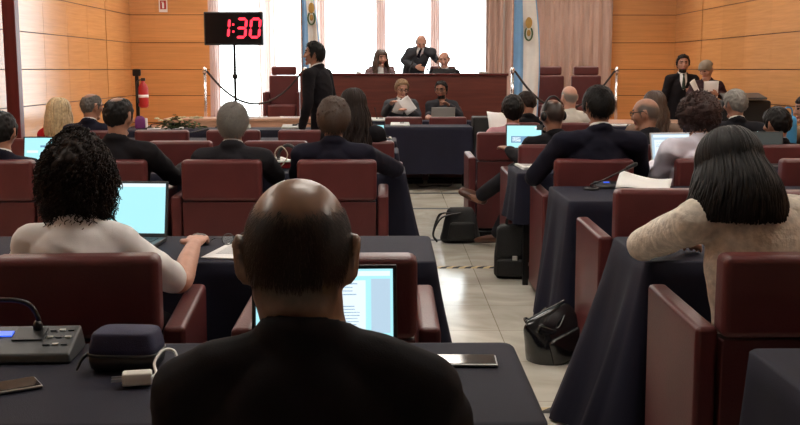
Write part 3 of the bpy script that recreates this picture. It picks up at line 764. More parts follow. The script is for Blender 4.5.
def hair_short(f, m, th=.012, bald=0, front=.52, side=-.15, back=-.62, rough=.004, fz=26, puff=0, name='hair', soft=.1, lo=.90, n=0, L=.022, w=.0011):
    mask = lambda D: hmask(D, front, side, back, soft, bald)
    if bald:
        me = f.body.data; nv = len(me.vertices); co = np.empty(nv*3, np.float32); me.vertices.foreach_get('co', co); co = co.reshape(-1, 3).astype(float)
        Lc = ((co-f.C) @ f.Rn)/f.hs; rad = np.linalg.norm(Lc, axis=1)
        Dn = Lc/np.array((.0765, .097, .118)); Dn /= np.linalg.norm(Dn, axis=1, keepdims=True)+1e-9
        near = (rad < .16); tint = np.zeros(nv)
        tint[near] = mask(Dn[near]); tint[np.abs(Lc[:, 0]) > .0800] = 0; tint[rad < .055] = 0
        at_ = me.attributes.new('hair_tint', 'FLOAT', 'POINT'); at_.data.foreach_set('value', np.clip(tint*.93, 0, 1).astype(np.float32))
        me.materials[0] = tinted(me.materials[0], m)
        if n: strands(f, m, mask, n, L, w, .001, .2)
        if th < .006: return
        th = th*.5; lo = .86
    D = grid_dirs(112, 72); k = mask(D)
    B = hshape(D)
    nz1 = np.array([mnoise.noise(Vector((math.atan2(p[0], p[1])*fz*.35+p[2]*2, p[2]*5+p[1]*3, p[0]*3))) for p in D.reshape(-1, 3)]).reshape(D.shape[:2])
    nz2 = np.array([mnoise.noise(Vector(p)*5+Vector((f.C[0]*7, 3, f.C[2]))) for p in D.reshape(-1, 3)]).reshape(D.shape[:2])
    t = th*(1+.1*np.clip(D[..., 2], 0, 1)+puff*np.clip(D[..., 2], 0, 1)) + rough*nz1 + rough*1.3*nz2
    r = lo+(1-lo)*np.minimum(1, k*1.6)
    nrm = D/np.array((.0765, .097, .118)); nrm /= np.linalg.norm(nrm, axis=-1, keepdims=True)
    G = (B*r[..., None] + nrm*(t*k)[..., None])*f.hs
    mb = MB(); grid_mesh(mb, G @ f.Rn.T + f.C, f.H3((0, 0, -.1)), tuple(f.C+f.Rn @ (G[-1].mean(0)+np.array((0, 0, .0005)))))
    o = mk(name, mb, m, f.body, smooth=True)
    if n and not bald:
        q = strands(f, m, mask, n, L, w, th, .3, name='hair_strands')
    return o
def lock_start(n, rnd, zmin=.0, front=.55):
    out = []
    while len(out) < n:
        z = rnd.uniform(zmin, 1); a = rnd.uniform(-PI, PI); q = math.sqrt(1-z*z); d = np.array((q*math.sin(a), q*math.cos(a), z))
        if d[1] > .2 and z < front: continue
        out.append(d)
    return out
def hair_long(f, m, n=160, length=.34, r=.010, spread=1.0, seed=1, wave=.006, face_open=.62, inward=0.0, back=0.0, th=.014, zmin=-.35):
    hair_short(f, m, th=th, side=-.3, back=-.8, rough=.003, name='hair')
    rnd = random.Random(seed); mb = MB(); hs = f.hs
    def surf(dd, q):
        nrm = dd/np.array((.0765, .097, .118)); nrm /= np.linalg.norm(nrm)
        return hshape(dd)+nrm*(th*(.80+.30*q))
    for d in lock_start(n, rnd, zmin):
        a = math.atan2(d[0], d[1])
        if abs(a) < face_open: a = face_open*(1 if a >= 0 else -1)*rnd.uniform(1, 1.5)
        el = math.asin(d[2]); P = []; Rr = []; q = rnd.random()
        e1 = max(el, rnd.uniform(.6, 1.45)) if rnd.random() < .6 else el
        while e1 > -.25:
            dd = np.array((math.cos(e1)*math.sin(a), math.cos(e1)*math.cos(a), math.sin(e1)))
            P.append(f.C+f.Rn @ (surf(dd, q)*hs)); Rr.append(r*(.45 if not Rr else .9)); e1 -= .33
        if not P:
            dd = np.array((math.cos(el)*math.sin(a), math.cos(el)*math.cos(a), math.sin(el))); P.append(f.C+f.Rn @ (surf(dd, q)*hs)); Rr.append(r*.6)
        last = P[-1]; out = f.Rn @ np.array((math.sin(a), min(math.cos(a), .25), 0))
        out[2] = 0; zend = f.C[2]-length*rnd.uniform(.86, 1.04); steps = 5; ph = rnd.random()*6
        for k in range(1, steps+1):
            t = k/steps; sp = spread*(.010*math.sin(t*PI*.6)+.012*t)-inward*t*t
            P.append(np.array((last[0]+out[0]*sp+wave*math.sin(ph+t*9), last[1]+out[1]*sp+wave*math.cos(ph+t*8)-back*math.sin(min(1, t*1.6)*PI/2), last[2]+(zend-last[2])*t))); Rr.append(r*(1.0-.55*t**3))
        mb.chain(P, Rr, n=6, sub=2)
    return mk('hair_locks', mb, m, f.body, smooth=True)
def hair_curly(f, m, n=200, length=.10, R=.13, seed=2, rad=.012, tr=.0045, drop=.0, face_open=.9, fill=.9, wide=1.0):
    """a dense mass of corkscrew curls"""
    rnd = random.Random(seed); hs = f.hs
    hair_short(f, m, th=.02, side=-.3, back=-.8, rough=.006, name='hair')
    blob = MB(); D = grid_dirs(64, 40)
    nz = np.array([mnoise.noise(Vector(p)*4.5)+.6*mnoise.noise(Vector(p)*11) for p in D.reshape(-1, 3)]).reshape(D.shape[:2])
    rr = fill*(1+.13*nz)
    G = D*rr[..., None]*np.array((R*wide, R*.95, R*1.02)) ; G[..., 2] = np.where(G[..., 2] < 0, G[..., 2]*(1+drop), G[..., 2])
    G[..., 0] *= np.where(D[..., 2] < 0, 1+.10*np.minimum(1, drop), 1)
    G[..., 1] = np.where(G[..., 1] > 0.045, .045+.15*(G[..., 1]-.045), G[..., 1])
    G += np.array((0, -.012, .005))
    grid_mesh(blob, G @ f.Rn.T*hs + f.C, tuple(f.C+f.Rn @ (G[0].mean(0)*hs)), tuple(f.C+f.Rn @ (G[-1].mean(0)*hs)))
    mk('hair_mass', blob, m, f.body, smooth=True)
    mb = MB()
    for _ in range(n):
        z = rnd.uniform(-1, 1); a = rnd.uniform(face_open, 2*PI-face_open); q = math.sqrt(1-z*z)
        d = np.array((q*math.sin(a), q*math.cos(a), z))
        p = d*np.array((R*wide, R*.95, R*1.02))*rnd.uniform(.82, 1.0)
        if p[2] < 0: p[2] *= 1+drop; p[0] *= 1+.10*min(1, drop)
        p = p+np.array((0, -.012, .005)); L = length*rnd.uniform(.5, 1.1); ph = rnd.random()*6; turns = rnd.uniform(1.5, 3)
        dirv = np.array((d[0]*.45, d[1]*.45, -.85+.5*max(0, z))); dirv /= np.linalg.norm(dirv)
        s1 = np.cross(dirv, (0, 1, .3)); s1 /= np.linalg.norm(s1); s2 = np.cross(dirv, s1); rd = rad*rnd.uniform(.6, 1.2)
        P = []
        K = int(turns*7)
        for k in range(K+1):
            t = k/K; an = ph+turns*2*PI*t
            P.append(f.C+f.Rn @ ((p+dirv*L*(t-.5)+(s1*math.cos(an)+s2*math.sin(an))*rd*(1-.3*t))*hs))
        mb.chain(P, [tr]*(K)+[tr*.5], n=4, sub=1, caps=False)
    return mk('curls', mb, m, f.body, smooth=True)

# ---- the audience, left block
P_bald = person('balding man in a black jacket seen from behind in the foreground', (-.142, 1.57, 1.25), (-.14, 1.47), nod=16, neck=1.2, skin=SK_bald, sw=1.0, girth=1.12,
    top_m=S_black, shirt=False, hair=hair_short, hair_m=H_dkbrown, hair_kw=dict(th=.003, bald=.70, back=-.78, side=-.2, soft=.18, n=7000, L=.016, w=.0007), voxel=.005, hs=1.075, shd=.022, fold=.007, nb_off=(.014, -.01, .035),
    hands={'L': (-.32, 1.98, .80), 'R': (.05, 1.98, .80)}, elbows={'L': (-.345, 1.62, .77), 'R': (.115, 1.62, .77)})
person('woman with long dark curly hair in a white top at the left laptop', (-.95, 3.08, 1.215), (-.92, 3.03), ears=.6, nod=4, skin=SK_light, sw=.80, slv=.86, top_m=fabric('soft white jersey', (.90, .89, .90)), collar=False, sleeve='elbow',
    hair=hair_curly, hair_m=H_dkbrown, hair_kw=dict(n=2200, R=.114, drop=.98, length=.075, rad=.0075, tr=.0016, fill=.93, wide=1.0), voxel=.005, fold=.008, hand_detail=True, hs=.97, nb_off=(0, -.01, .0),
    hands={'R': (-.70, 3.56, .800), 'L': (-1.1, 3.6, .80)}, elbows={'R': (-.685, 3.22, .735), 'L': (-1.2, 3.24, .77)})
person('dark haired man in a dark suit cut off at the left edge by a laptop', (-2.29, 6.0, 1.165), (-2.30, 6.10), skin=SK_mid, hair=hair_short, hair_m=H_black, shirt=True, top_m=S_navy)
person('man with a thinning crown in a dark suit beyond the curly haired woman', (-1.61, 6.05, 1.255), (-1.63, 6.10), yaw=-6, hyaw=-14, skin=SK_mid, hair=hair_short, hair_m=H_black, hair_kw=dict(bald=.96, th=.016), top_m=S_black, girth=1.1, sw=1.08,
    hands={'R': (-1.32, 6.6, .80)}, elbows={'R': (-1.33, 6.24, .76)})
person('grey haired man in a dark suit seen from behind, left of centre', (-.935, 6.05, 1.215), (-.97, 6.10), skin=SK_mid, hair=hair_short, hair_m=H_grey, hair_kw=dict(th=.014, back=-.72, n=6000, L=.035, w=.0009, rough=.003), shirt=fabric('pale collar cotton', (.4, .38, .36)), top_m=S_char, sw=1.05, voxel=.007)
person('brown haired man in a navy suit seen from behind at the centre', (-.335, 6.05, 1.24), (-.30, 6.10), yaw=-5, hyaw=0, skin=SK_mid, hair=hair_short, hair_m=H_brown, hair_kw=dict(th=.018, rough=.008, back=-.68, n=4000, L=.04, w=.0014), top_m=S_navy, sw=1.1, girth=1.1, voxel=.007,
    hands={'R': (.0, 6.62, .80)}, elbows={'R': (.03, 6.32, .80)})
person('woman with long dark hair sitting beyond the brown haired man', (-.27, 7.5, 1.27), (-.20, 7.67), ears=.6, skin=SK_light, hair=hair_long, hair_m=H_dkbrown, hair_kw=dict(n=130, length=.42, r=.014, spread=3.2, wave=.012, seed=5), top_m=S_black, collar=False)
person('blonde haired person in a red top near the left wall', (-3.02, 9.3, 1.150), (-3.08, 9.30), ears=.6, yaw=-20, skin=SK_light, hair=hair_long, hair_m=H_blond, hair_kw=dict(n=90, length=.26, r=.016, spread=1.2, seed=6), top_m=fabric('red knit', (.42, .015, .02)), collar=False, girth=.95, sw=.82)
person('balding grey haired man with glasses in a navy suit at the left', (-2.60, 8.9, 1.21), (-2.64, 8.99), hyaw=-35, skin=SK_mid, hair=hair_short, hair_m=H_dkgrey, hair_kw=dict(bald=.9, th=.010), shirt=True, top_m=S_navy, glasses=True, sw=1.0, girth=1.05)
person('dark haired young man in a dark suit standing in profile below the flag', (-.79, 10.7, 1.69), (-.70, 10.72), yaw=62, hyaw=84, nod=0, stand=True, hip_z=.90, skin=SK_mid, hair=hair_short, hair_m=H_black, hair_kw=dict(n=1800, L=.03, w=.002, front=.78, rough=.007, th=.02), shirt=True, tie=S_grey, face=True, voxel=.007, top_m=S_black, jacket_len=.06)
# ---- the audience, right block
person('woman with straight black hair in a beige embroidered jacket', (1.05, 3.16, 1.222), (1.16, 3.01), ears=.6, yaw=8, hyaw=20, nod=22, tilt=5, nb_off=(.045, -.03, .058), skin=SK_mid, hair=hair_long, hair_m=H_black, hair_kw=dict(n=1100, length=.145, r=.006, spread=2.6, wave=.003, th=.016, back=.045, seed=3, zmin=-.3),
    top_m=None or fabric('beige embroidered jacket', (.74, .67, .58), bump=.8, bscale=42, var=.2, vscale=38), collar=False, low_m=S_black, voxel=.005, fold=.0035, sw=1.08, hs=1.0,
    hands={'L': (1.02, 3.56, .81), 'R': (1.30, 3.56, .80)}, elbows={'L': (.865, 3.40, .825), 'R': (1.45, 3.32, .82)})
person('broad dark haired man in a navy suit seen from behind on the right block', (1.235, 6.02, 1.315), (1.22, 6.10), yaw=0, hyaw=14, skin=SK_mid, hair=hair_short, hair_m=H_black, hair_kw=dict(th=.013, n=3500, L=.03), shirt=S_shirt, top_m=S_navy, sw=1.3, girth=1.25, voxel=.007,
    hands={'L': (.98, 6.60, .80)}, elbows={'L': (.885, 6.20, .76), 'R': (1.54, 6.2, .77)})
person('woman with dark auburn curls in a pale lavender shirt at a laptop', (1.85, 6.07, 1.27), (1.89, 6.14), ears=.6, yaw=4, skin=SK_light, hair=hair_curly, hair_m=H_auburn, hair_kw=dict(n=700, R=.118, length=.05, rad=.008, tr=.003, drop=.05, fill=.98, wide=1.10), top_m=fabric('pale lavender cotton', (.80, .78, .90)), collar=False, fold=.012,
    hands={'L': (1.74, 6.62, .80)}, elbows={'L': (1.635, 6.16, .76)})
person('bald man with black headphones holding a laptop on his crossed knee', (1.165, 7.3, 1.205), (1.14, 7.27), yaw=12, hyaw=30, skin=SK_dark, hair=hair_short, hair_m=H_black, hair_kw=dict(th=.004, bald=.99, soft=.2), headphones=True, top_m=S_black, low_m=S_char, sw=1.05, voxel=.007,
    hands={'L': (.90, 7.69, .815), 'R': (1.28, 7.62, .80)}, elbows={'L': (1.00, 7.36, .735), 'R': (1.42, 7.45, .84)},
    knees={'L': (.98, 7.70, .66), 'R': (1.02, 7.72, .53)}, feet={'L': ((.715, 7.98, .42), (.585, 8.0, .455)), 'R': ((.86, 8.06, .09), (.73, 8.15, .04))}, shoe_m=mat('brown polished leather', (.09, .035, .022), .3, var=.15))
person('person with short dark hair in a pink top beyond the cyan laptop screen', (1.06, 8.75, 1.185), (1.0, 8.69), skin=SK_mid, hair=hair_short, hair_m=H_black, hair_kw=dict(th=.022, back=-.8), top_m=fabric('dusty pink knit', (.42, .22, .25)), collar=False)
person('dark haired man in black leaning forward in front of the red stage chairs', (1.36, 10.3, 1.185), (1.27, 10.22), yaw=-8, hyaw=40, nod=20, skin=SK_mid, hair=hair_short, hair_m=H_dkbrown, hair_kw=dict(th=.014), top_m=S_black)
person('bald man in a white shirt seated before the brown drape', (1.80, 10.2, 1.255), (1.80, 10.22), hyaw=18, skin=SK_light, hair=hair_short, hair_m=H_grey, hair_kw=dict(bald=.5, th=.003), top_m=fabric('ivory shirt cotton', (.62, .60, .54)), collar=False)
person('bald man with black glasses in a charcoal jacket, right block', (1.86, 7.4, 1.21), (1.84, 7.27), yaw=6, hyaw=58, nod=8, skin=SK_mid, hair=hair_short, hair_m=H_dkgrey, hair_kw=dict(bald=.66, th=.004, soft=.2), glasses=True, face=True, top_m=S_char, sw=1.15, girth=1.1)
person('woman with long brown hair in a tan top, right block', (2.22, 8.5, 1.23), (2.23, 8.62), ears=.6, hyaw=-8, skin=SK_light, hair=hair_long, hair_m=H_brown, hair_kw=dict(n=110, length=.36, r=.014, spread=2.2, wave=.012, seed=9), top_m=fabric('taupe knit', (.22, .15, .115)), collar=False)
person('grey haired man in a charcoal suit near the right wall', (2.86, 8.4, 1.245), (2.86, 8.62), hyaw=20, skin=SK_mid, hair=hair_short, hair_m=H_grey, hair_kw=dict(th=.016), shirt=True, top_m=S_char, sw=1.2, girth=1.15)
person('short dark haired man holding a lit phone near the right edge', (2.78, 7.28, 1.14), (2.83, 7.27), yaw=10, hyaw=20, nod=10, skin=SK_mid, hair=hair_short, hair_m=H_black, hair_kw=dict(th=.016), shirt=fabric('pale grey cotton', (.3, .3, .3)), top_m=S_black,
    hands={'L': (2.765, 7.56, .87)}, elbows={'L': (2.60, 7.34, .80)})
person('person in a tan jacket cut off at the right edge', (3.50, 8.5, 1.20), (3.55, 8.87), hyaw=88, yaw=8, skin=SK_mid, hair=hair_short, hair_m=H_dkbrown, hair_kw=dict(th=.014), face=True, top_m=fabric('tan corduroy', (.21, .145, .09)), knees={}, )
person('bearded man in a dark suit and dark tie standing by the right wall', (4.06, 14.1, 1.61), (4.05, 14.2), yaw=180, hyaw=172, nod=4, stand=True, hip_z=.86, skin=SK_mid, hair=hair_short, hair_m=H_dkbrown, hair_kw=dict(n=1800, L=.03, w=.002, front=.78, rough=.007, th=.016), beard=True, shirt=True, tie=mat('dark green tie', (.012, .03, .02), .6, var=.1), face=True, voxel=.006, top_m=S_black, jacket_len=.08,
    hands={'L': (4.14, 13.88, 1.12), 'R': (3.80, 14.1, .80)}, elbows={'L': (4.30, 14.12, 1.08)})
person('person in a cap holding white papers beside the bearded man', (4.15, 13.42, 1.52), (4.19, 13.52), yaw=150, hyaw=130, nod=24, stand=True, hip_z=.82, skin=SK_mid, hair=hair_short, hair_m=mat('grey flat cap tweed', (.24, .20, .15), .8, var=.2), hair_kw=dict(th=.018, front=.30, side=.15, back=.15, name='cap', rough=.001), face=True, voxel=.006, top_m=fabric('dark plum jacket', (.03, .012, .016)), sw=.92, girth=.95,
    hands={'L': (4.26, 13.20, 1.10), 'R': (4.05, 13.24, 1.08)}, elbows={'L': (4.42, 13.42, 1.08), 'R': (3.98, 13.44, 1.08)})
# ---- dais and table below it
person('woman with long brown hair seated on the dais in a mauve jacket', (-.13, 15.4, 1.70), (-.13, 15.56), ears=.6, yaw=180, hyaw=205, skin=SK_light, hair=hair_long, hair_m=H_brown, hair_kw=dict(n=90, length=.27, r=.014, spread=1.6, seed=11, face_open=.8), face=True, voxel=.006, top_m=fabric('mauve tweed', (.17, .11, .115)), zf=.45, shirt=True, sw=.95)
person('grey haired man in a grey suit bending forward on the dais', (.475, 15.32, 1.915), (.36, 15.72), yaw=180, hyaw=184, nod=34, stand=True, hip_z=.93, skin=SK_light, hair=hair_short, hair_m=H_grey, hair_kw=dict(bald=.80, th=.004), face=True, voxel=.006, top_m=S_grey, zf=.45, shirt=True, tie=S_navy, sw=.98, girth=1.0, nb_off=(0, .0, .07),
    hands={'L': (.715, 15.46, 1.545), 'R': (.40, 15.22, 1.46)}, elbows={'L': (.655, 15.58, 1.64), 'R': (.215, 15.48, 1.55)})
person('bald man in a dark suit seated at a laptop on the dais', (.815, 15.4, 1.68), (.82, 15.56), yaw=180, hyaw=165, nod=12, skin=SK_light, hair=hair_short, hair_m=H_dkgrey, hair_kw=dict(bald=.6, th=.004), face=True, voxel=.006, top_m=S_black, zf=.45, shirt=True, tie=S_char)
person('blond man with glasses in a grey suit reading papers below the dais', (.175, 13.95, 1.265), (.16, 14.17), yaw=180, hyaw=196, nod=22, skin=SK_light, hair=hair_short, hair_m=mat('sandy hair', (.27, .17, .09), .55, var=.25, vscale=50), hair_kw=dict(n=1800, L=.03, w=.002, front=.78, rough=.007, th=.02), glasses=True, face=True, voxel=.006, top_m=S_grey, shirt=True, tie=S_char, sw=1.0,
    hands={'R': (.02, 13.72, .96), 'L': (.22, 13.68, .88)}, elbows={'R': (-.07, 13.98, .82), 'L': (.38, 13.95, .80)})
person('bearded man in a dark suit with a raised hand below the dais', (.70, 13.95, 1.255), (.78, 14.17), yaw=180, hyaw=160, nod=10, skin=SK_dark, hair=hair_short, hair_m=H_black, hair_kw=dict(n=1800, L=.03, w=.002, front=.78, rough=.007, th=.012), beard=True, glasses=True, face=True, voxel=.006, top_m=fabric('slate wool suit', (.035, .036, .043)), sw=.94,
    hands={'L': (.80, 13.80, .94), 'R': (.52, 13.7, .80)}, elbows={'L': (.96, 13.95, .80), 'R': (.54, 13.97, .80)})

# ------------------------------------------------------------------ things on the desks
TOP = CLOTH_Z+.0015
def laptop(loc, rz, label, wd=.32, ht=.21, tilt=14, lid=M_dkgrey, screen=M_screenc, elems=(), bezel=.010):
    e = empty('laptop', loc, math.radians(rz), label, 'laptop')
    dp = .225
    mk('base', MB().box(-wd/2, wd/2, -dp, 0, 0, .016), lid, e, bevel=.004)
    k = MB()
    for r_ in range(5):
        for c in range(12): x = -wd/2+.022+c*(wd-.044)/12; y = -.03-r_*.020; k.box(x+.001, x+(wd-.044)/12-.001, y-.016, y, .016, .0185)
    mk('keyboard', k, M_key, e)
    mk('trackpad', MB().box(-.05, .05, -.205, -.14, .016, .0168), M_blackpl if lid != M_silver else M_ltgrey, e)
    M = TR(0, -.002, .014) @ Matrix.Rotation(-math.radians(tilt), 4, 'X')
    l = mk('lid', MB().box(-wd/2, wd/2, 0, .008, 0, ht, M), lid, e, bevel=.003)
    s = mk('screen', MB().box(-wd/2+bezel, wd/2-bezel, -.002, 0, .016, ht-bezel, M), screen, l)
    for (a, b, c, d, m_) in elems:
        W, Hh = wd-2*bezel, ht-bezel-.016
        mk('screen_window', MB().box(-wd/2+bezel+a*W, -wd/2+bezel+b*W, -.0035, -.002, .016+c*Hh, .016+d*Hh, M), m_, s)
    return e
def lines(x0, x1, y0, y1, n, rnd=random.Random(3)):
    return [(x0, x0+(x1-x0)*rnd.uniform(.6, 1), y0+(y1-y0)*(i+.3)/n, y0+(y1-y0)*(i+.6)/n, M_docline) for i in range(n)]
laptop((-.155, 2.33, TOP), 2, 'black laptop with a document on screen in front of the bald man', .345, .195, 12, M_blackpl, M_screenc, [(.02, .98, .90, .97, M_doc), (.60, .80, .12, .84, M_doc)]+lines(.62, .78, .2, .5, 7)+lines(.62, .74, .62, .82, 4)+[(.84, .98, .1, .86, M_screenw)])
laptop((-1.035, 3.93, TOP), -4, 'silver laptop with a bright cyan screen in front of the curly haired woman', .32, .222, 12, M_dkgrey, M_screenc, [(.0, 1, .93, 1, M_doc), (.08, .35, .60, .64, M_doc)])
laptop((-2.36, 6.95, TOP), 0, 'laptop with a grey striped cyan page near the left edge', .33, .20, 12, M_blackpl, M_screenc, [(.35, .95, .62, .70, M_docline), (.55, .95, .35, .50, M_docline), (.05, .3, .4, .5, M_doc)])
laptop((-.21, 8.56, TOP), -6, 'laptop with a cyan screen beside the long dark haired woman', .33, .20, 14, M_blackpl, M_screenc, [(.1, .9, .1, .4, M_doc)])
laptop((1.965, 6.96, TOP), 10, 'silver laptop showing a document in front of the lavender shirt', .32, .225, 14, M_silver, M_screenw, [(.04, .96, .88, .97, M_doc), (.1, .4, .55, .60, M_docline), (.06, .6, .1, .8, M_doc)]+lines(.1, .5, .15, .75, 8))
laptop((2.59, 7.02, TOP), 2, 'laptop with a dim grey screen near the right edge', .33, .225, 8, M_dkgrey, M_screend, [(.1, .9, .45, .5, M_screend)])
laptop((1.04, 7.82, .79), -6, 'laptop held on the knee of the man with headphones, cyan page on screen', .285, .20, 16, M_blackpl, M_screenc, [(.12, .62, .22, .52, M_docline), (.16, .40, .27, .47, M_doc), (.86, 1.0, .80, 1.0, M_key), (.80, .87, .86, .95, M_doc)])
laptop((.805, 15.03, 1.192), 180, 'dark laptop seen from the back in front of the seated bald man on the dais', .34, .235, 16, M_dkgrey, M_screenw)
laptop((.70, 13.36, TOP), 180, 'silver laptop seen from the back in front of the bearded man below the dais', .31, .19, 30, M_ltgrey, M_screenw)

def sheet(loc, rz, label, wd=.21, ht=.297, n=6, group=None, txt=True):
    e = empty('paper_stack' if n > 1 else 'paper_sheet', loc, math.radians(rz), label, 'paper', group)
    p = MB()
    for k in range(n):
        M = RZ(random.uniform(-.05, .05)); p.box(-wd/2, wd/2, -ht/2, ht/2, k*.0022, k*.0022+.0016, M)
    mk('sheets', p, M_paper, e)
    if txt:
        t = MB()
        for k in range(9): t.box(-wd*.38, wd*(.38 if k % 3 else .2), ht*(.36-k*.075), ht*(.36-k*.075)+.006, n*.0022, n*.0022+.0004)
        mk('printed_text', t, M_print, e)
    return e
sheet((-.545, 3.68, TOP), -8, 'white paper under the eyeglasses left of the bald head', n=2)
e = empty('folder', (-.81, 6.93, TOP), .2, 'red folder under white papers beside the grey haired man', 'folder')
mk('cover', MB().box(-.13, .13, -.10, .10, 0, .045), M_red, e, bevel=.008); mk('pages', MB().box(-.125, .128, -.096, .098, .008, .037), M_paper, e)
sheet((-.81, 6.93, TOP+.046), 20, 'white papers on the red folder beside the grey haired man', n=6)

sheet((.99, 6.90, TOP), 6, 'thick stack of white paper at the aisle end of the right block desk', n=8)
sheet((-2.56, 11.58, TOP), 10, 'white paper beside the flowers at the far left', .4, .3, n=3)
for i, (x, y, a, l) in enumerate([(2.45, 12.1, 20, 'white paper at the far right table near the chrome post'), (2.75, 12.2, -15, 'second white paper along the far right table'), (3.05, 12.12, 40, 'white paper at the middle of the far right table')]): sheet((x, y, TOP), a, l, n=5)
sheet((-1.35, 14.15, .757), 10, 'white papers on the pale wood table by the standing man', .35, .3, n=5)
sheet((-1.95, 14.2, .757), -12, 'white papers at the middle of the pale wood table', .4, .3, n=5)
sheet((2.1, 13.2, .742), 8, 'white papers on the pale wood table before the stage chairs', .3, .3, n=4)
sheet((.30, 15.05, 1.192), 5, 'pale papers on the dais in front of the bending man', .3, .21, n=8)
# held papers
def held(M, label, wd=.21, ht=.297):
    n = 8; vs = []; fs = []
    for j in range(n+1):
        for i in range(n+1):
            u, v = i/n-.5, j/n-.5; vs.append((u*wd, .025*math.sin(u*3+v*2)+.03*v*v, v*ht))
    for j in range(n):
        for i in range(n): a = j*(n+1)+i; fs.append((a, a+1, a+n+2, a+n+1))
    o = mk('paper_sheet', MB().add(vs, fs), M_paper, smooth=True); o.matrix_world = M
    md = o.modifiers.new('thick', 'SOLIDIFY'); md.thickness = .0025; return tag(o, label, 'paper')
held(TR(1.41, 5.56, TOP+.05) @ RZ(-.25) @ Matrix.Rotation(-1.2, 4, 'X') @ Matrix.Rotation(.12, 4, 'Y'), 'white curved paper lying by the microphone on the right block desk', .28, .22)
held(TR(.13, 13.66, .915) @ Matrix.Rotation(.5, 4, 'X') @ Matrix.Rotation(.35, 4, 'Y'), 'white paper sheet in the left hand of the blond man', .16, .20)
held(TR(.235, 13.64, .94) @ Matrix.Rotation(.3, 4, 'X') @ Matrix.Rotation(-.6, 4, 'Y'), 'white paper sheet held out to the right by the blond man', .16, .22)
held(TR(4.17, 13.17, 1.14) @ RZ(-.15) @ Matrix.Rotation(.15, 4, 'X'), 'large white paper held upright by the person in the cap', .19, .26)
held(TR(4.00, 13.24, 1.16) @ RZ(.3) @ Matrix.Rotation(-.5, 4, 'Y'), 'white folded leaflet passed to the bearded standing man', .10, .26)
held(TR(.96, 8.98, .95) @ RZ(.2) @ Matrix.Rotation(-.4, 4, 'X'), 'white paper held up by the person in pink', .19, .22)

# conference microphone consoles
def mic_unit(loc, rz, label, body_m=M_dkgrey, s=1.0, neck=None, lcd=True, group=None):
    e = empty('conference_microphone', loc, math.radians(rz), label, 'microphone', group)
    w, d = .15*s, .075*s
    b = MB(); b.add([(-w,-d,0),(w,-d,0),(w,d,0),(-w,d,0),(-w*.97,-d*.92,.022*s),(w*.97,-d*.92,.022*s),(w*.94,d*.95,.055*s),(-w*.94,d*.95,.055*s)], [(0,3,2,1),(4,5,6,7),(0,1,5,4),(1,2,6,5),(2,3,7,6),(3,0,4,7)])
    mk('body', b, body_m, e, bevel=.006*s)
    zt = lambda y: (.022+(.033)*(y+d*.92)/(d*1.87))*s if True else 0
    tilt = math.atan(.033*s/(d*1.87))
    def on(x, y, h=.0): return TR(x, y, zt(y)+h) @ Matrix.Rotation(tilt, 4, 'X')
    sp_ = MB(); sp_.box(-.035*s, .035*s, -.03*s, .03*s, 0, .004*s, on(w*.22, d*.3)); mk('speaker_grille', sp_, M_blackpl, e)
    if lcd: mk('display', MB().box(-.028*s, .028*s, -.012*s, .012*s, 0, .003*s, on(-w*.24, d*.35)), M_lcd, e)
    for r_ in range(3):
        for c in range(3): mk('button', MB().box(-.007*s, .007*s, -.004*s, .004*s, 0, .003*s, on(w*.55+c*.021*s, -d*.35+r_*.034*s)), M_ltgrey if (r_+c) % 2 else M_dkgrey, e)
    if neck:
        c = MB(); c.chain(neck, [.006*s]*len(neck), n=8, sub=5); mk('gooseneck', c, M_blackpl, e, smooth=True)
        a, b2 = np.array(neck[-2]), np.array(neck[-1]); q = (b2-a)/np.linalg.norm(b2-a)
        h = MB(); h.chain([b2, b2+q*.045*s], [.009*s, .010*s], n=10, sub=2); mk('microphone_head', h, M_blackpl, e, smooth=True)
        cl = MB(); cl.lathe([(.011*s, 0), (.011*s, .02*s), (.007*s, .028*s)], (neck[0][0], neck[0][1], neck[0][2]-.006*s)); mk('collar_ring', cl, M_blackpl, e, smooth=True)
    return e
def stem_mic(loc, label, pts):
    e = empty('desk_microphone', loc, 0, label, 'microphone')
    b = MB().lathe([(.045, 0), (.045, .008), (.03, .014), (.010, .016)]); mk('base', b, M_blackpl, e, smooth=True)
    c = MB(); c.chain([(0, 0, .014)]+pts, [.005]*(len(pts)+1), n=8, sub=4); mk('stem', c, M_blackpl, e, smooth=True)
    a, b2 = np.array(pts[-2]), np.array(pts[-1]); q = (b2-a)/np.linalg.norm(b2-a)
    h = MB(); h.chain([b2, b2+q*.05], [.011, .012], n=10, sub=2); mk('microphone_head', h, M_blackpl, e, smooth=True)
mic_unit((-.885, 2.315, TOP), 3, 'dark grey conference microphone console with a blue display at bottom left', neck=[(.045, .045, .05), (.046, .046, .080), (.020, .04, .118), (-.05, .03, .128), (-.15, .02, .125)])
mic_unit((1.26, 5.715, TOP), 4, 'dark microphone console with a blue display by the white paper on the right block desk', s=.62)
stem_mic((1.13, 5.62, TOP), 'thin stem microphone leaning right on the right block desk', [(.0, 0, .03), (.06, 0, .05), (.14, .0, .09), (.20, .0, .12)])
mic_unit((-2.12, 9.62, TOP), 0, 'grey microphone base with long stem beyond the thinning crown', M_ltgrey, .85, neck=[(.06, .0, .03), (.2, -.02, .07), (.36, -.02, .10)], lcd=False)
mic_unit((.12, 12.1, TOP), 0, 'pale microphone console on the aisle table below the blond man', M_ltgrey, .78, lcd=False)
mic_unit((-.14, 13.28, TOP), 0, 'pale microphone console left of the blond man', M_ltgrey, .78, neck=[(-.03, 0, .03), (-.04, 0, .09), (-.05, -.02, .14)], lcd=False)
mic_unit((-1.72, 11.62, TOP), 0, 'white microphone base on the far left desk nearest the chrome post', M_ltgrey, .8, neck=[(-.05, .0, .03), (-.14, .0, .04), (-.24, 0, .02)], lcd=False)
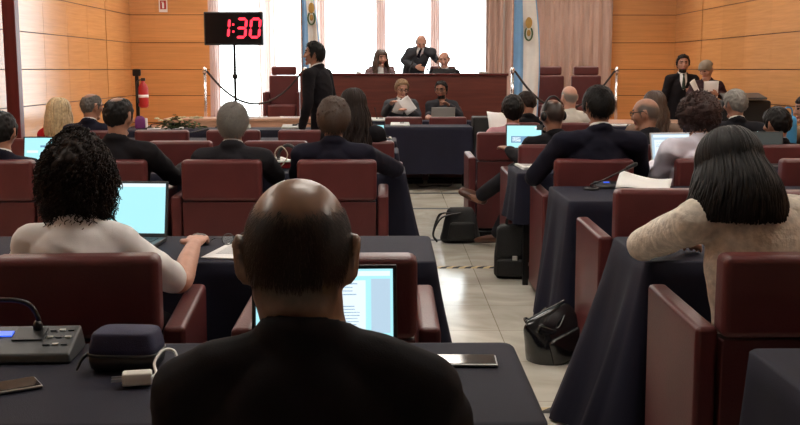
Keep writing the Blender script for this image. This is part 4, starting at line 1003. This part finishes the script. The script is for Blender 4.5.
mic_unit((-1.12, 11.6, TOP), 0, 'white microphone base to the right of the grey haired head', M_ltgrey, .8, neck=[(.02, .0, .03), (.10, .0, .06), (.2, 0, .05)], lcd=False)
stem_mic((.27, 14.98, 1.192), 'black stem microphone left of the bending man on the dais', [(0, 0, .1), (.02, -.01, .22), (.05, -.02, .30)])
stem_mic((.62, 14.98, 1.192), 'black stem microphone between the bending man and the laptop on the dais', [(0, 0, .08), (-.02, -.01, .16), (-.05, -.02, .20)])
stem_mic((-2.72, 11.5, TOP), 'thick black microphone lying level beside the flowers', [(.02, 0, .05), (.1, 0, .06), (.22, 0, .055)])

# glasses case, charger, phones
e = empty('glasses_case', (-.595, 2.225, TOP), math.radians(-4), 'navy blue zipped glasses case on the desk in the foreground', 'case')
def cap_shell(prof, hx, hy, n=40, ex=3.2):
    vs = []; fs = []
    for (sc, z) in prof:
        for i in range(n):
            a = 2*PI*i/n; c, s = math.cos(a), math.sin(a)
            vs.append((hx*sc*math.copysign(abs(c)**(2/ex), c), hy*sc*math.copysign(abs(s)**(2/ex), s), z))
    for j in range(len(prof)-1):
        for i in range(n): fs.append((j*n+i, j*n+(i+1) % n, (j+1)*n+(i+1) % n, (j+1)*n+i))
    fs.append(tuple(range(n-1, -1, -1))); o = (len(prof)-1)*n; fs.append(tuple(o+i for i in range(n)))
    return MB().add(vs, fs)
mk('case_bottom', cap_shell([(.86, 0), (.96, .008), (1, .022), (1, .036)], .078, .055, ex=5), M_blackpl, e, smooth=True)
mk('zipper', cap_shell([(1.015, .0345), (1.025, .0365), (1.025, .0395), (1.015, .0415)], .078, .055, ex=5), M_dkgrey, e, smooth=True)
mk('case_lid', cap_shell([(1, .040), (.98, .055), (.90, .080), (.86, .085), (.80, .087)], .078, .055, ex=5), M_navyc, e, smooth=True)
c = MB(); c.chain([(-.078, -.02, .038), (-.092, -.035, .025), (-.098, -.05, .006)], [.004, .004, .003], n=6, sub=3); mk('strap', c, M_blackpl, e, smooth=True)
e = empty('charger', (-.548, 2.085, TOP), math.radians(12), 'white plug charger with looping white cable on the foreground desk', 'charger')
mk('adapter', MB().box(-.022, .040, -.018, .018, .002, .030), M_whitepl, e, bevel=.005)
for s in (-1, 1): mk('prong', MB().box(-.044, -.022, s*.009-.003, s*.009+.003, .013, .019), M_silver, e)
c = MB(); c.chain([(.038, 0, .016), (.048, .02, .018), (.044, .06, .03), (.062, .12, .04), (.088, .125, .034), (.096, .07, .012), (.12, .03, .004), (.16, .04, .004)], [.0032]*8, n=8, sub=6); mk('cable', c, M_whitepl, e, smooth=True)
c = MB(); c.chain([(.039, .006, .010), (.060, .03, .02), (.075, .09, .010), (.10, .16, .006), (.15, .17, .006), (.20, .14, .006)], [.0028]*6, n=8, sub=6); mk('cable', c, M_whitepl, e, smooth=True)
def phone(loc, rz, label, wd=.072, ht=.148, screen=M_glassy, rim=M_silver, M=None):
    e = empty('smartphone', loc, math.radians(rz), label, 'phone')
    a = MB().box(-wd/2, wd/2, -ht/2, ht/2, 0, .007); b = MB().box(-wd/2+.003, wd/2-.003, -ht/2+.004, ht/2-.004, .007, .0082)
    if M is not None: a.xf(M); b.xf(M)
    mk('phone_body', a, rim, e, bevel=.003); mk('screen', b, screen, e)
    return e
phone((-.815, 2.06, TOP), -58, 'smartphone with a dark glossy screen at the left edge of the foreground desk')
phone((.165, 2.25, TOP), 88, 'dark smartphone with a silver rim by the right shoulder of the bald man', .078, .16)
phone((2.765, 7.62, .90), 0, 'smartphone with a lit cyan screen in a raised hand near the right edge', .07, .12, M_screenc, M_blackpl, Matrix.Rotation(math.radians(62), 4, 'X') @ Matrix.Rotation(math.radians(-50), 4, 'Z'))
def eyeglasses(loc, rz, label, m=M_blackpl):
    e = empty('eyeglasses', loc, math.radians(rz), label, 'eyeglasses')
    g = MB()
    for s in (-1, 1):
        g.chain([(s*.034+.024*math.cos(a), 0, .024+.021*math.sin(a)) for a in np.linspace(0, 2*PI, 13)], [.002]*13, n=6, sub=1)
        g.chain([(s*.058, 0, .03), (s*.062, .06, .022), (s*.058, .12, .004)], [.002]*3, n=6, sub=2)
    g.chain([(-.010, 0, .03), (.010, 0, .03)], [.002]*2, n=6, sub=1)
    mk('frame', g, m, e, smooth=True)
    for s in (-1, 1): mk('lens', MB().xf(TR(0,0,0)).lathe([(.0225, -.0006), (.0225, .0006)]).xf(TR(s*.034, 0, .024) @ Matrix.Rotation(PI/2, 4, 'X')), M_glass, e)
eyeglasses((-.585, 3.80, TOP+.006), 30, 'pair of thin eyeglasses standing on the paper left of the bald head', M_dkgrey)
eyeglasses((1.10, 2.27, TOP), 60, 'pair of eyeglasses on the dark cloth in the bottom right corner', M_silver)
e = empty('computer_mouse', (-.735, 3.86, TOP), math.radians(30), 'black computer mouse beside the cyan laptop of the curly haired woman', 'mouse')
mk('shell', cap_shell([(.9, 0), (1, .010), (.94, .024), (.7, .034), (.3, .037)], .032, .055, ex=2.4), M_blackpl, e, smooth=True)
mk('scroll_wheel', MB().box(-.003, .003, .015, .032, .030, .0375), M_dkgrey, e)
# headset hanging over the back of the desk in the middle
e = empty('headset', (-.70, 6.86, TOP), 0, 'black headset with a pale looping cable beside the navy suit', 'headset')
c = MB(); c.chain([(-.06, .0, .03), (-.055, .02, .11), (.0, .03, .155), (.06, .03, .12), (.075, .01, .03)], [(.012, .007)]*5, n=8, sub=4); mk('headband', c, M_blackpl, e, smooth=True)
for s in (-.062, .076): q = MB(); q.ell((s, .0, .036), (.022, .036, .036)); mk('ear_cushion', q, M_blackpl, e, smooth=True)
c = MB(); c.chain([(-.06, -.03, .03), (-.075, -.06, .11), (-.03, -.07, .155), (.01, -.06, .10), (-.02, -.07, .035), (-.06, -.08, .006)], [.004]*6, n=8, sub=5); mk('cable', c, mat('pale cable', (.5, .46, .36), .5, var=.05), e, smooth=True)
# small things at the aisle ends of the left desks
for (x, y, l) in ((-.06, 6.78, 'small dark earpiece with white tips at the aisle end of the left desk'), (-.02, 9.72, 'small white earpiece on the fourth left desk')):
    e = empty('earpiece', (x, y, TOP), .4, l, 'earpiece')
    for s in (-1, 1): q = MB(); q.ell((s*.025, 0, .014), (.014, .014, .014)); mk('ear_tip', q, M_whitepl, e, smooth=True)
    c = MB(); c.chain([(-.025, 0, .02), (-.01, .03, .03), (.02, .03, .03), (.025, 0, .02)], [.004]*4, n=6, sub=3); mk('cord', c, M_blackpl, e, smooth=True)
# water glasses on the dais
for i, x in enumerate((1.38, 1.32, -.45)):
    e = empty('drinking_glass', (x, 14.75, 1.192) if i < 2 else (x, 14.72, 1.192), 0, ('clear drinking glass at the right end of the dais by the flag', 'clear drinking glass second from the right end of the dais', 'clear drinking glass on the dais left of the seated woman')[i], 'glass')
    mk('tumbler', MB().lathe([(.026, 0), (.036, .20), (.034, .20), (.024, .006)]), M_ltgrey, e, smooth=True)
    mk('foot', MB().lathe([(.028, -.0005), (.028, .004)]), M_ltgrey, e)
# flowers
e = empty('bouquet', (-2.42, 11.52, TOP), 0, 'low bouquet of green leaves and cream flowers on the far left desk', 'flowers')
lv = MB(); rnd = random.Random(4)
for k in range(150):
    a = rnd.random()*2*PI; r_ = rnd.random(); p = np.array((r_*.33*math.cos(a), r_*.12*math.sin(a), .015+.14*(1-r_)*rnd.random()))
    M = TR(*p) @ RZ(rnd.random()*6) @ Matrix.Rotation(rnd.uniform(-.8, .4), 4, 'X'); L = rnd.uniform(.05, .1); wv = L*.22
    lv.add([M @ Vector(q) for q in ((0,0,0),(wv,L*.4,.008),(0,L,0),(-wv,L*.4,.008),(0,L*.45,-.004))], [(0,1,4),(1,2,4),(2,3,4),(3,0,4)])
mk('leaves', lv, M_green, e)
for k in range(14):
    q = MB(); x, y = rnd.uniform(-.22, .30), rnd.uniform(-.09, .06); z = .09+rnd.random()*.05
    for j in range(7): a = j*2*PI/7; q.ell((x+.017*math.cos(a), y+.017*math.sin(a), z), (.014, .014, .009), None, 8, 6)
    q.ell((x, y, z+.006), (.010, .010, .008), None, 8, 6); mk('flower', q, M_cream, e, smooth=True)
e = empty('folder', (-2.86, 11.62, TOP), .5, 'purple folder with a white edge standing on the far left desk', 'folder')
c = MB(); c.chain([(.0, 0, .0), (.05, 0, .06), (.06, 0, .11)], [(.012, .05)]*3, side=(1,0,0), n=10, sub=3)
mk('cover', cap_shell([(.95, 0), (1, .01), (.98, .09), (.8, .125), (.4, .14)], .06, .02, ex=2.6), M_purple, e, smooth=True)
mk('edge', MB().box(.062, .085, -.02, .02, 0, .115), M_paper, e, bevel=.008)

# ------------------------------------------------------------------ bags on the floor
def soft(mb, hx, hy, hz, c=(0,0,0), M=None, taper=.8, n=48, ex=3.2, sag=.0, seed=0, close=0.0):
    vs = []; fs = []; rows = 16
    for j in range(rows+1):
        t = j/rows; z = hz*t; e_ = 1-(1-taper)*t; edge = min(1, (min(t, 1-t)/.10+.001)**.5)
        for i in range(n):
            a = 2*PI*i/n; cc, s = math.cos(a), math.sin(a)
            x = hx*e_*(.8+.2*edge)*math.copysign(abs(cc)**(2/ex), cc); y = hy*e_*(.6+.4*edge)*math.copysign(abs(s)**(2/ex), s)
            y *= 1-close*max(0, (t-.45)/.55)**1.5; q = 1+.06*mnoise.noise(Vector((x*9+seed, y*9, z*9)))
            vs.append(Vector((x*q, y*q, z+sag*math.sin(t*PI)*x)))
    for j in range(rows):
        for i in range(n): fs.append((j*n+i, j*n+(i+1) % n, (j+1)*n+(i+1) % n, (j+1)*n+i))
    fs.append(tuple(range(n-1, -1, -1))); o = rows*n; fs.append(tuple(o+i for i in range(n)))
    return mb.add([((M @ v) if M is not None else v)+Vector(c) for v in vs], fs)
# glossy handbag
e = empty('handbag', (.845, 4.86, 0), math.radians(24), 'glossy black handbag on the aisle floor beside the right desk cloth', 'bag')
Mt = Matrix.Rotation(math.radians(-20), 4, 'Y')
mk('bag_body', soft(MB(), .175, .11, .26, M=Mt, taper=.78, seed=3, close=.86, ex=2.6), M_bagglo, e, smooth=True)
for s in (-1, 1):
    c = MB(); c.chain([(-.09, s*.045, .21), (-.085, s*.075, .245), (-.02, s*.10, .20), (.045, s*.085, .235), (.05, s*.045, .21)], [.007]*5, n=8, sub=4); mk('handle', c.xf(Mt), M_bagglo, e, smooth=True)
c = MB(); c.box(-.115, .115, -.004, .004, .266, .272); mk('zipper', c.xf(Mt), M_blackmetal, e)
mk('pocket', soft(MB(), .11, .02, .13, (0, -.10, .03), M=Mt, taper=.85, seed=5), M_bagglo, e, smooth=True)
# briefcase backpack
e = empty('briefcase', (.86, 6.83, 0), math.radians(-8), 'black briefcase with a buckled flap standing by the aisle under the right desk', 'bag')
mk('bag_body', soft(MB(), .155, .075, .37, taper=.82, seed=8, close=.4), M_bagblk, e, smooth=True)
mk('flap', soft(MB(), .135, .02, .22, (.0, -.062, .15), taper=.86, seed=9), M_bagblk, e, smooth=True)
mk('buckle', MB().box(-.018, .018, -.092, -.080, .135, .165), M_silver, e, bevel=.003)
mk('front_pocket', soft(MB(), .125, .025, .12, (.0, -.065, .02), taper=.95, seed=10), M_bagblk, e, smooth=True)
c = MB(); c.chain([(-.06, 0, .36), (-.05, 0, .41), (.05, 0, .41), (.06, 0, .36)], [.010]*4, n=8, sub=4); mk('handle', c, M_bagblk, e, smooth=True)
mk('clip', MB().box(.075, .095, -.096, -.088, .10, .125), M_silver, e, bevel=.003)
# slouching backpack by the brown shoes
e = empty('backpack', (.585, 8.29, 0), math.radians(4), 'black backpack slumped on the floor by the brown shoes', 'bag')
mk('bag_body', soft(MB(), .18, .11, .29, taper=.6, seed=12, ex=2.5, close=.6), M_bagblk, e, smooth=True)
mk('front_pocket', soft(MB(), .12, .035, .15, (0, -.105, .03), taper=.85, seed=13, ex=2.6), M_bagblk, e, smooth=True)
for s in (-1, 1):
    c = MB(); c.chain([(s*.04-.05, -.06, .25), (-.17, -.08*s-.03, .22), (-.235, -.06, .08), (-.20, -.04, .015)], [(.018, .005)]*4, n=8, sub=5); mk('strap', c, M_bagblk, e, smooth=True)
# dark bag on the right desk by the lavender sleeve
e = empty('pouch', (1.60, 6.82, TOP), .3, 'small black pouch on the desk by the lavender sleeve', 'bag')
mk('pouch_body', soft(MB(), .085, .06, .11, taper=.8, seed=17), M_bagblk, e, smooth=True); mk('flap', soft(MB(), .07, .015, .06, (0, -.05, .04), taper=.9, seed=18), M_bagblk, e, smooth=True)
# blue bag by the right edge
e = empty('tote_bag', (3.16, 8.02, TOP), .2, 'bright blue tote bag on the desk near the right edge', 'bag')
mk('bag_body', soft(MB(), .085, .05, .30, taper=.85, seed=21), M_blue, e, smooth=True)
c = MB(); c.chain([(-.04, 0, .29), (-.03, 0, .36), (.03, 0, .36), (.04, 0, .29)], [.006]*4, n=8, sub=4); mk('handle', c, M_blue, e, smooth=True)

# ------------------------------------------------------------------ cable covers across the aisle
for i, (y, l) in enumerate(((4.08, 'striped cable cover across the aisle in the foreground, by the nearest cloth'), (7.18, 'cable cover strip across the aisle in front of the black briefcase'), (8.37, 'cable cover strip across the aisle just before the brown shoes'), (10.3, 'cable cover strip across the aisle behind the slumped backpack'), (11.6, 'cable cover strip across the aisle nearest the far table'))):
    e = empty('cable_cover', (.50, y, 0), 0, l, 'cable cover')
    x0, x1 = (-.36, .30)
    mk('strip', MB().add([(x0,-.035,0.0005),(x1,-.035,0.0005),(x1,-.02,.008),(x0,-.02,.008),(x1,.02,.008),(x0,.02,.008),(x1,.035,.0005),(x0,.035,.0005)], [(0,1,2,3),(3,2,4,5),(5,4,6,7),(0,7,6,1),(0,3,5,7),(1,6,4,2)]), M_hazard if i in (0, 1) else M_dkgrey, e)
    mk('edge_tape', MB().box(x0, x1, .036, .05, .0003, .0012), mat('worn white tape', (.62, .60, .52), .5, var=.15, vscale=20), e)
c = MB(); c.chain([(.20, 12.9, .008), (.32, 12.5, .008), (.38, 12.2, .008), (.55, 12.35, .008), (.72, 12.3, .008), (.80, 12.7, .008)], [.008]*6, n=6, sub=6)
tag(mk('cable', c, M_blackpl, smooth=True), 'black cable snaking across the floor under the aisle table', 'cable')

# ------------------------------------------------------------------ timer, extinguisher, sign
e = empty('digital_timer', (-2.04, 13.45, 0), 0, 'black digital timer on a pole showing 1:30 in red digits', 'timer')
mk('casing', MB().box(-.385, .385, -.05, .05, 1.735, 2.165), M_blackpl, e, bevel=.012)
mk('face', MB().box(-.365, .365, -.054, -.049, 1.755, 2.145), M_glassy, e)
c = MB().lathe([(.018, .5), (.018, 1.735)]); c.lathe([(.024, .12), (.024, 1.0)]); c.lathe([(.035, 1.30), (.035, 1.36)]); mk('pole', c, M_blackmetal, e, smooth=True)
for k in range(3):
    a = k*2*PI/3+.5; q = MB(); q.chain([(0, 0, .42), (.36*math.cos(a), .36*math.sin(a), .02)], [.013, .012], n=8, sub=2); mk('leg', q, M_blackmetal, e, smooth=True)
def digit(ch, cx, w_, h_, zc):
    t = .034; segs = {'1': 'bc', '3': 'abgcd', '0': 'abcdef'}[ch]; q = MB(); hh = h_/2; sl = .10
    def bar(x0, z0, x1, z1):
        dx, dz = x1-x0, z1-z0; L = math.hypot(dx, dz); ux, uz = dx/L, dz/L; nx, nz = -uz*t/2, ux*t/2; k = t/2
        P = [(x0, z0), (x0+ux*k+nx, z0+uz*k+nz), (x1-ux*k+nx, z1-uz*k+nz), (x1, z1), (x1-ux*k-nx, z1-uz*k-nz), (x0+ux*k-nx, z0+uz*k-nz)]
        vs = [(cx+x+sl*z, y, zc+z) for y in (-.060, -.054) for x, z in P]
        q.add(vs, [(0,1,2,3,4,5), (11,10,9,8,7,6)]+[(i, i+6, (i+1) % 6+6, (i+1) % 6) for i in range(6)])
    g = .005; a = w_/2
    S = {'a': (-a+g, hh, a-g, hh), 'b': (a, hh-g, a, g), 'c': (a, -g, a, -hh+g), 'd': (-a+g, -hh, a-g, -hh), 'e': (-a, -g, -a, -hh+g), 'f': (-a, hh-g, -a, g), 'g': (-a+g, 0, a-g, 0)}
    for s in segs: bar(*S[s])
    return q
for ch, cx in (('1', -.115), ('3', .105), ('0', .285)): mk('digit', digit(ch, cx, .115, .235, 1.955), M_led, e)
for z in (1.91, 2.0): mk('colon_dot', MB().box(-.012, .012, -.060, -.054, z-.013, z+.013), M_led, e)
e = empty('fire_extinguisher', (-4.25, 17.2, .45), 0, 'red fire extinguisher on a black stand in the left corner', 'fire extinguisher')
mk('tank', MB().lathe([(.06, .33), (.085, .36), (.085, .66), (.06, .72), (.03, .75), (.03, .78)], (.09, 0, 0)), M_red, e, smooth=True)
mk('tank_label', MB().lathe([(.0858, .50), (.0858, .55)], (.09, 0, 0)), M_paper, e, smooth=True)
mk('valve', MB().box(.06, .13, -.02, .02, .78, .83), M_blackpl, e, bevel=.006)
c = MB(); c.chain([(.06, 0, .80), (.0, -.05, .76), (-.0, -.06, .55), (.02, -.06, .42)], [.012, .012, .014, .018], n=8, sub=4); mk('hose', c, M_blackpl, e, smooth=True)
mk('stand_post', MB().box(-.04, .02, -.02, .02, .0, .98), M_blackmetal, e, bevel=.004); mk('stand_base', MB().box(-.12, .18, -.13, .13, 0, .02), M_blackmetal, e, bevel=.004)
mk('stand_head', MB().box(-.08, .06, -.03, .03, .86, .98), M_blackmetal, e, bevel=.02)
e = empty('fire_extinguisher_sign', (-3.95, YB-.022, 2.52), 0, 'white sign with a red extinguisher symbol high on the left panelling', 'sign')
mk('plate', MB().box(-.075, .075, -.006, 0, -.11, .11), M_white, e, bevel=.002)
mk('red_field', MB().box(-.052, .052, -.008, -.006, -.06, .09), M_red, e)
mk('symbol', MB().box(-.018, .018, -.0095, -.008, -.045, .05).box(-.03, .012, -.0095, -.008, .055, .068), M_white, e)

# ------------------------------------------------------------------ rope barriers and flags
def post(x, y, label, z=.45):
    e = empty('stanchion', (x, y, z), 0, label, 'barrier post')
    mk('base', MB().lathe([(.15, 0), (.15, .015), (.05, .03), (.022, .04)]), M_chrome, e, smooth=True)
    mk('pole', MB().lathe([(.022, .03), (.022, .93)]), M_chrome, e, smooth=True)
    mk('cap', MB().lathe([(.030, .92), (.032, .97), (.024, 1.0), (.008, 1.01)]), M_chrome, e, smooth=True)
post(-2.74, 15.1, 'chrome barrier post at the left beside the digital timer'); post(-1.28, 15.4, 'chrome barrier post behind the standing young man')
post(1.80, 14.95, 'chrome barrier post beside the flag at the right end of the dais'); post(3.37, 15.1, 'chrome barrier post in front of the right wood panelling')
def rope(a, b, sag, label):
    c = MB(); a, b = np.array(a), np.array(b)
    c.chain([a+(b-a)*t-np.array((0, 0, 4*sag*t*(1-t))) for t in np.linspace(0, 1, 9)], [.016]*9, n=8, sub=4)
    tag(mk('barrier_rope', c, M_rope, smooth=True), label, 'rope')
rope((-2.70, 15.1, 1.39), (-1.32, 15.4, 1.39), .48, 'dark barrier rope sagging in front of the left windows')
rope((1.84, 14.95, 1.39), (3.33, 15.1, 1.39), .55, 'dark barrier rope sagging in front of the red stage chairs')
def flag(x, y, label, ang, wdt=.36, bot=1.0, ztop=3.0, seed=0, splay=.18):
    e = empty('flag', (x, y, .45), math.radians(ang), label, 'flag')
    mk('base', MB().lathe([(.16, 0), (.16, .03), (.06, .06), (.02, .08)]), M_gold, e, smooth=True)
    mk('pole', MB().lathe([(.014, .05), (.014, ztop-.45)]), M_lightwood, e, smooth=True)
    mk('finial', MB().lathe([(.012, ztop-.45), (.035, ztop-.42), (.022, ztop-.38), (.002, ztop-.31)]), M_gold, e, smooth=True)
    n, rows = 36, 24; vs = []; fs = []; ms = []
    for j in range(rows+1):
        t = j/rows; z = (bot-.45)+(ztop-.5-bot)*(1-t); wd = wdt*(.28+splay+t*(.72-splay))
        for i in range(n+1):
            u = i/n; vs.append((.012+u*wd*(.9+.1*math.sin(t*4)), .05*math.sin(u*11+seed+t*1.2)*(.4+.6*t)-.02, z-.05*u-(.16*t*u)))
    for j in range(rows):
        for i in range(n):
            a = j*(n+1)+i; fs.append((a, a+1, a+n+2, a+n+1)); ms.append(0 if (i < n*.36 or i >= n*.92) else 1)
    b = MB(); b.add(vs, fs); b.m = ms
    cl = mk('flag_cloth', b, [M_fblue, M_fwhite], e, smooth=True)
    md = cl.modifiers.new('thick', 'SOLIDIFY'); md.thickness = .006
    zc = (bot+ztop)/2-.45+.05; xc = wdt*.50
    w_ = MB(); w_.chain([(xc+.055*math.sin(a), -.095, zc-.02-.10*math.cos(a)) for a in np.linspace(-2.4, 2.4, 12)], [.013]*12, n=6, sub=2); mk('wreath', w_, M_emgreen, cl, smooth=True)
    c_ = MB(); c_.ell((xc, -.095, zc+.14), (.05, .012, .085)); c_.ell((xc, -.095, zc-.01), (.03, .012, .05)); mk('emblem', c_, M_gold, cl, smooth=True)
flag(1.86, 15.5, 'light blue and white flag with an emblem at the right end of the dais', 0, .46, .75, 3.1, 1.2, .5)
flag(-1.42, 16.5, 'light blue and white flag in front of the left windows above the standing man', 0, .34, 1.3, 3.1, .4, .35)

# black equipment stand by the right wall
e = empty('lectern', (4.50, 12.78, 0), math.radians(-4), 'black draped equipment stand by the right wall', 'stand')
mk('case', MB().box(-.34, .26, -.18, .18, .58, 1.04), M_bagblk, e, bevel=.03); mk('lid', MB().box(-.33, .16, -.19, .19, 1.09, 1.115, Matrix.Rotation(math.radians(8), 4, 'X')), M_dkgrey, e, bevel=.008)
mk('column', MB().box(-.30, -.24, -.03, .03, 1.02, 1.12), M_blackmetal, e)
for sx in (-.28, .2):
    for sy in (-.13, .13): mk('leg', MB().box(sx-.02, sx+.02, sy-.02, sy+.02, 0, .62), M_blackmetal, e)
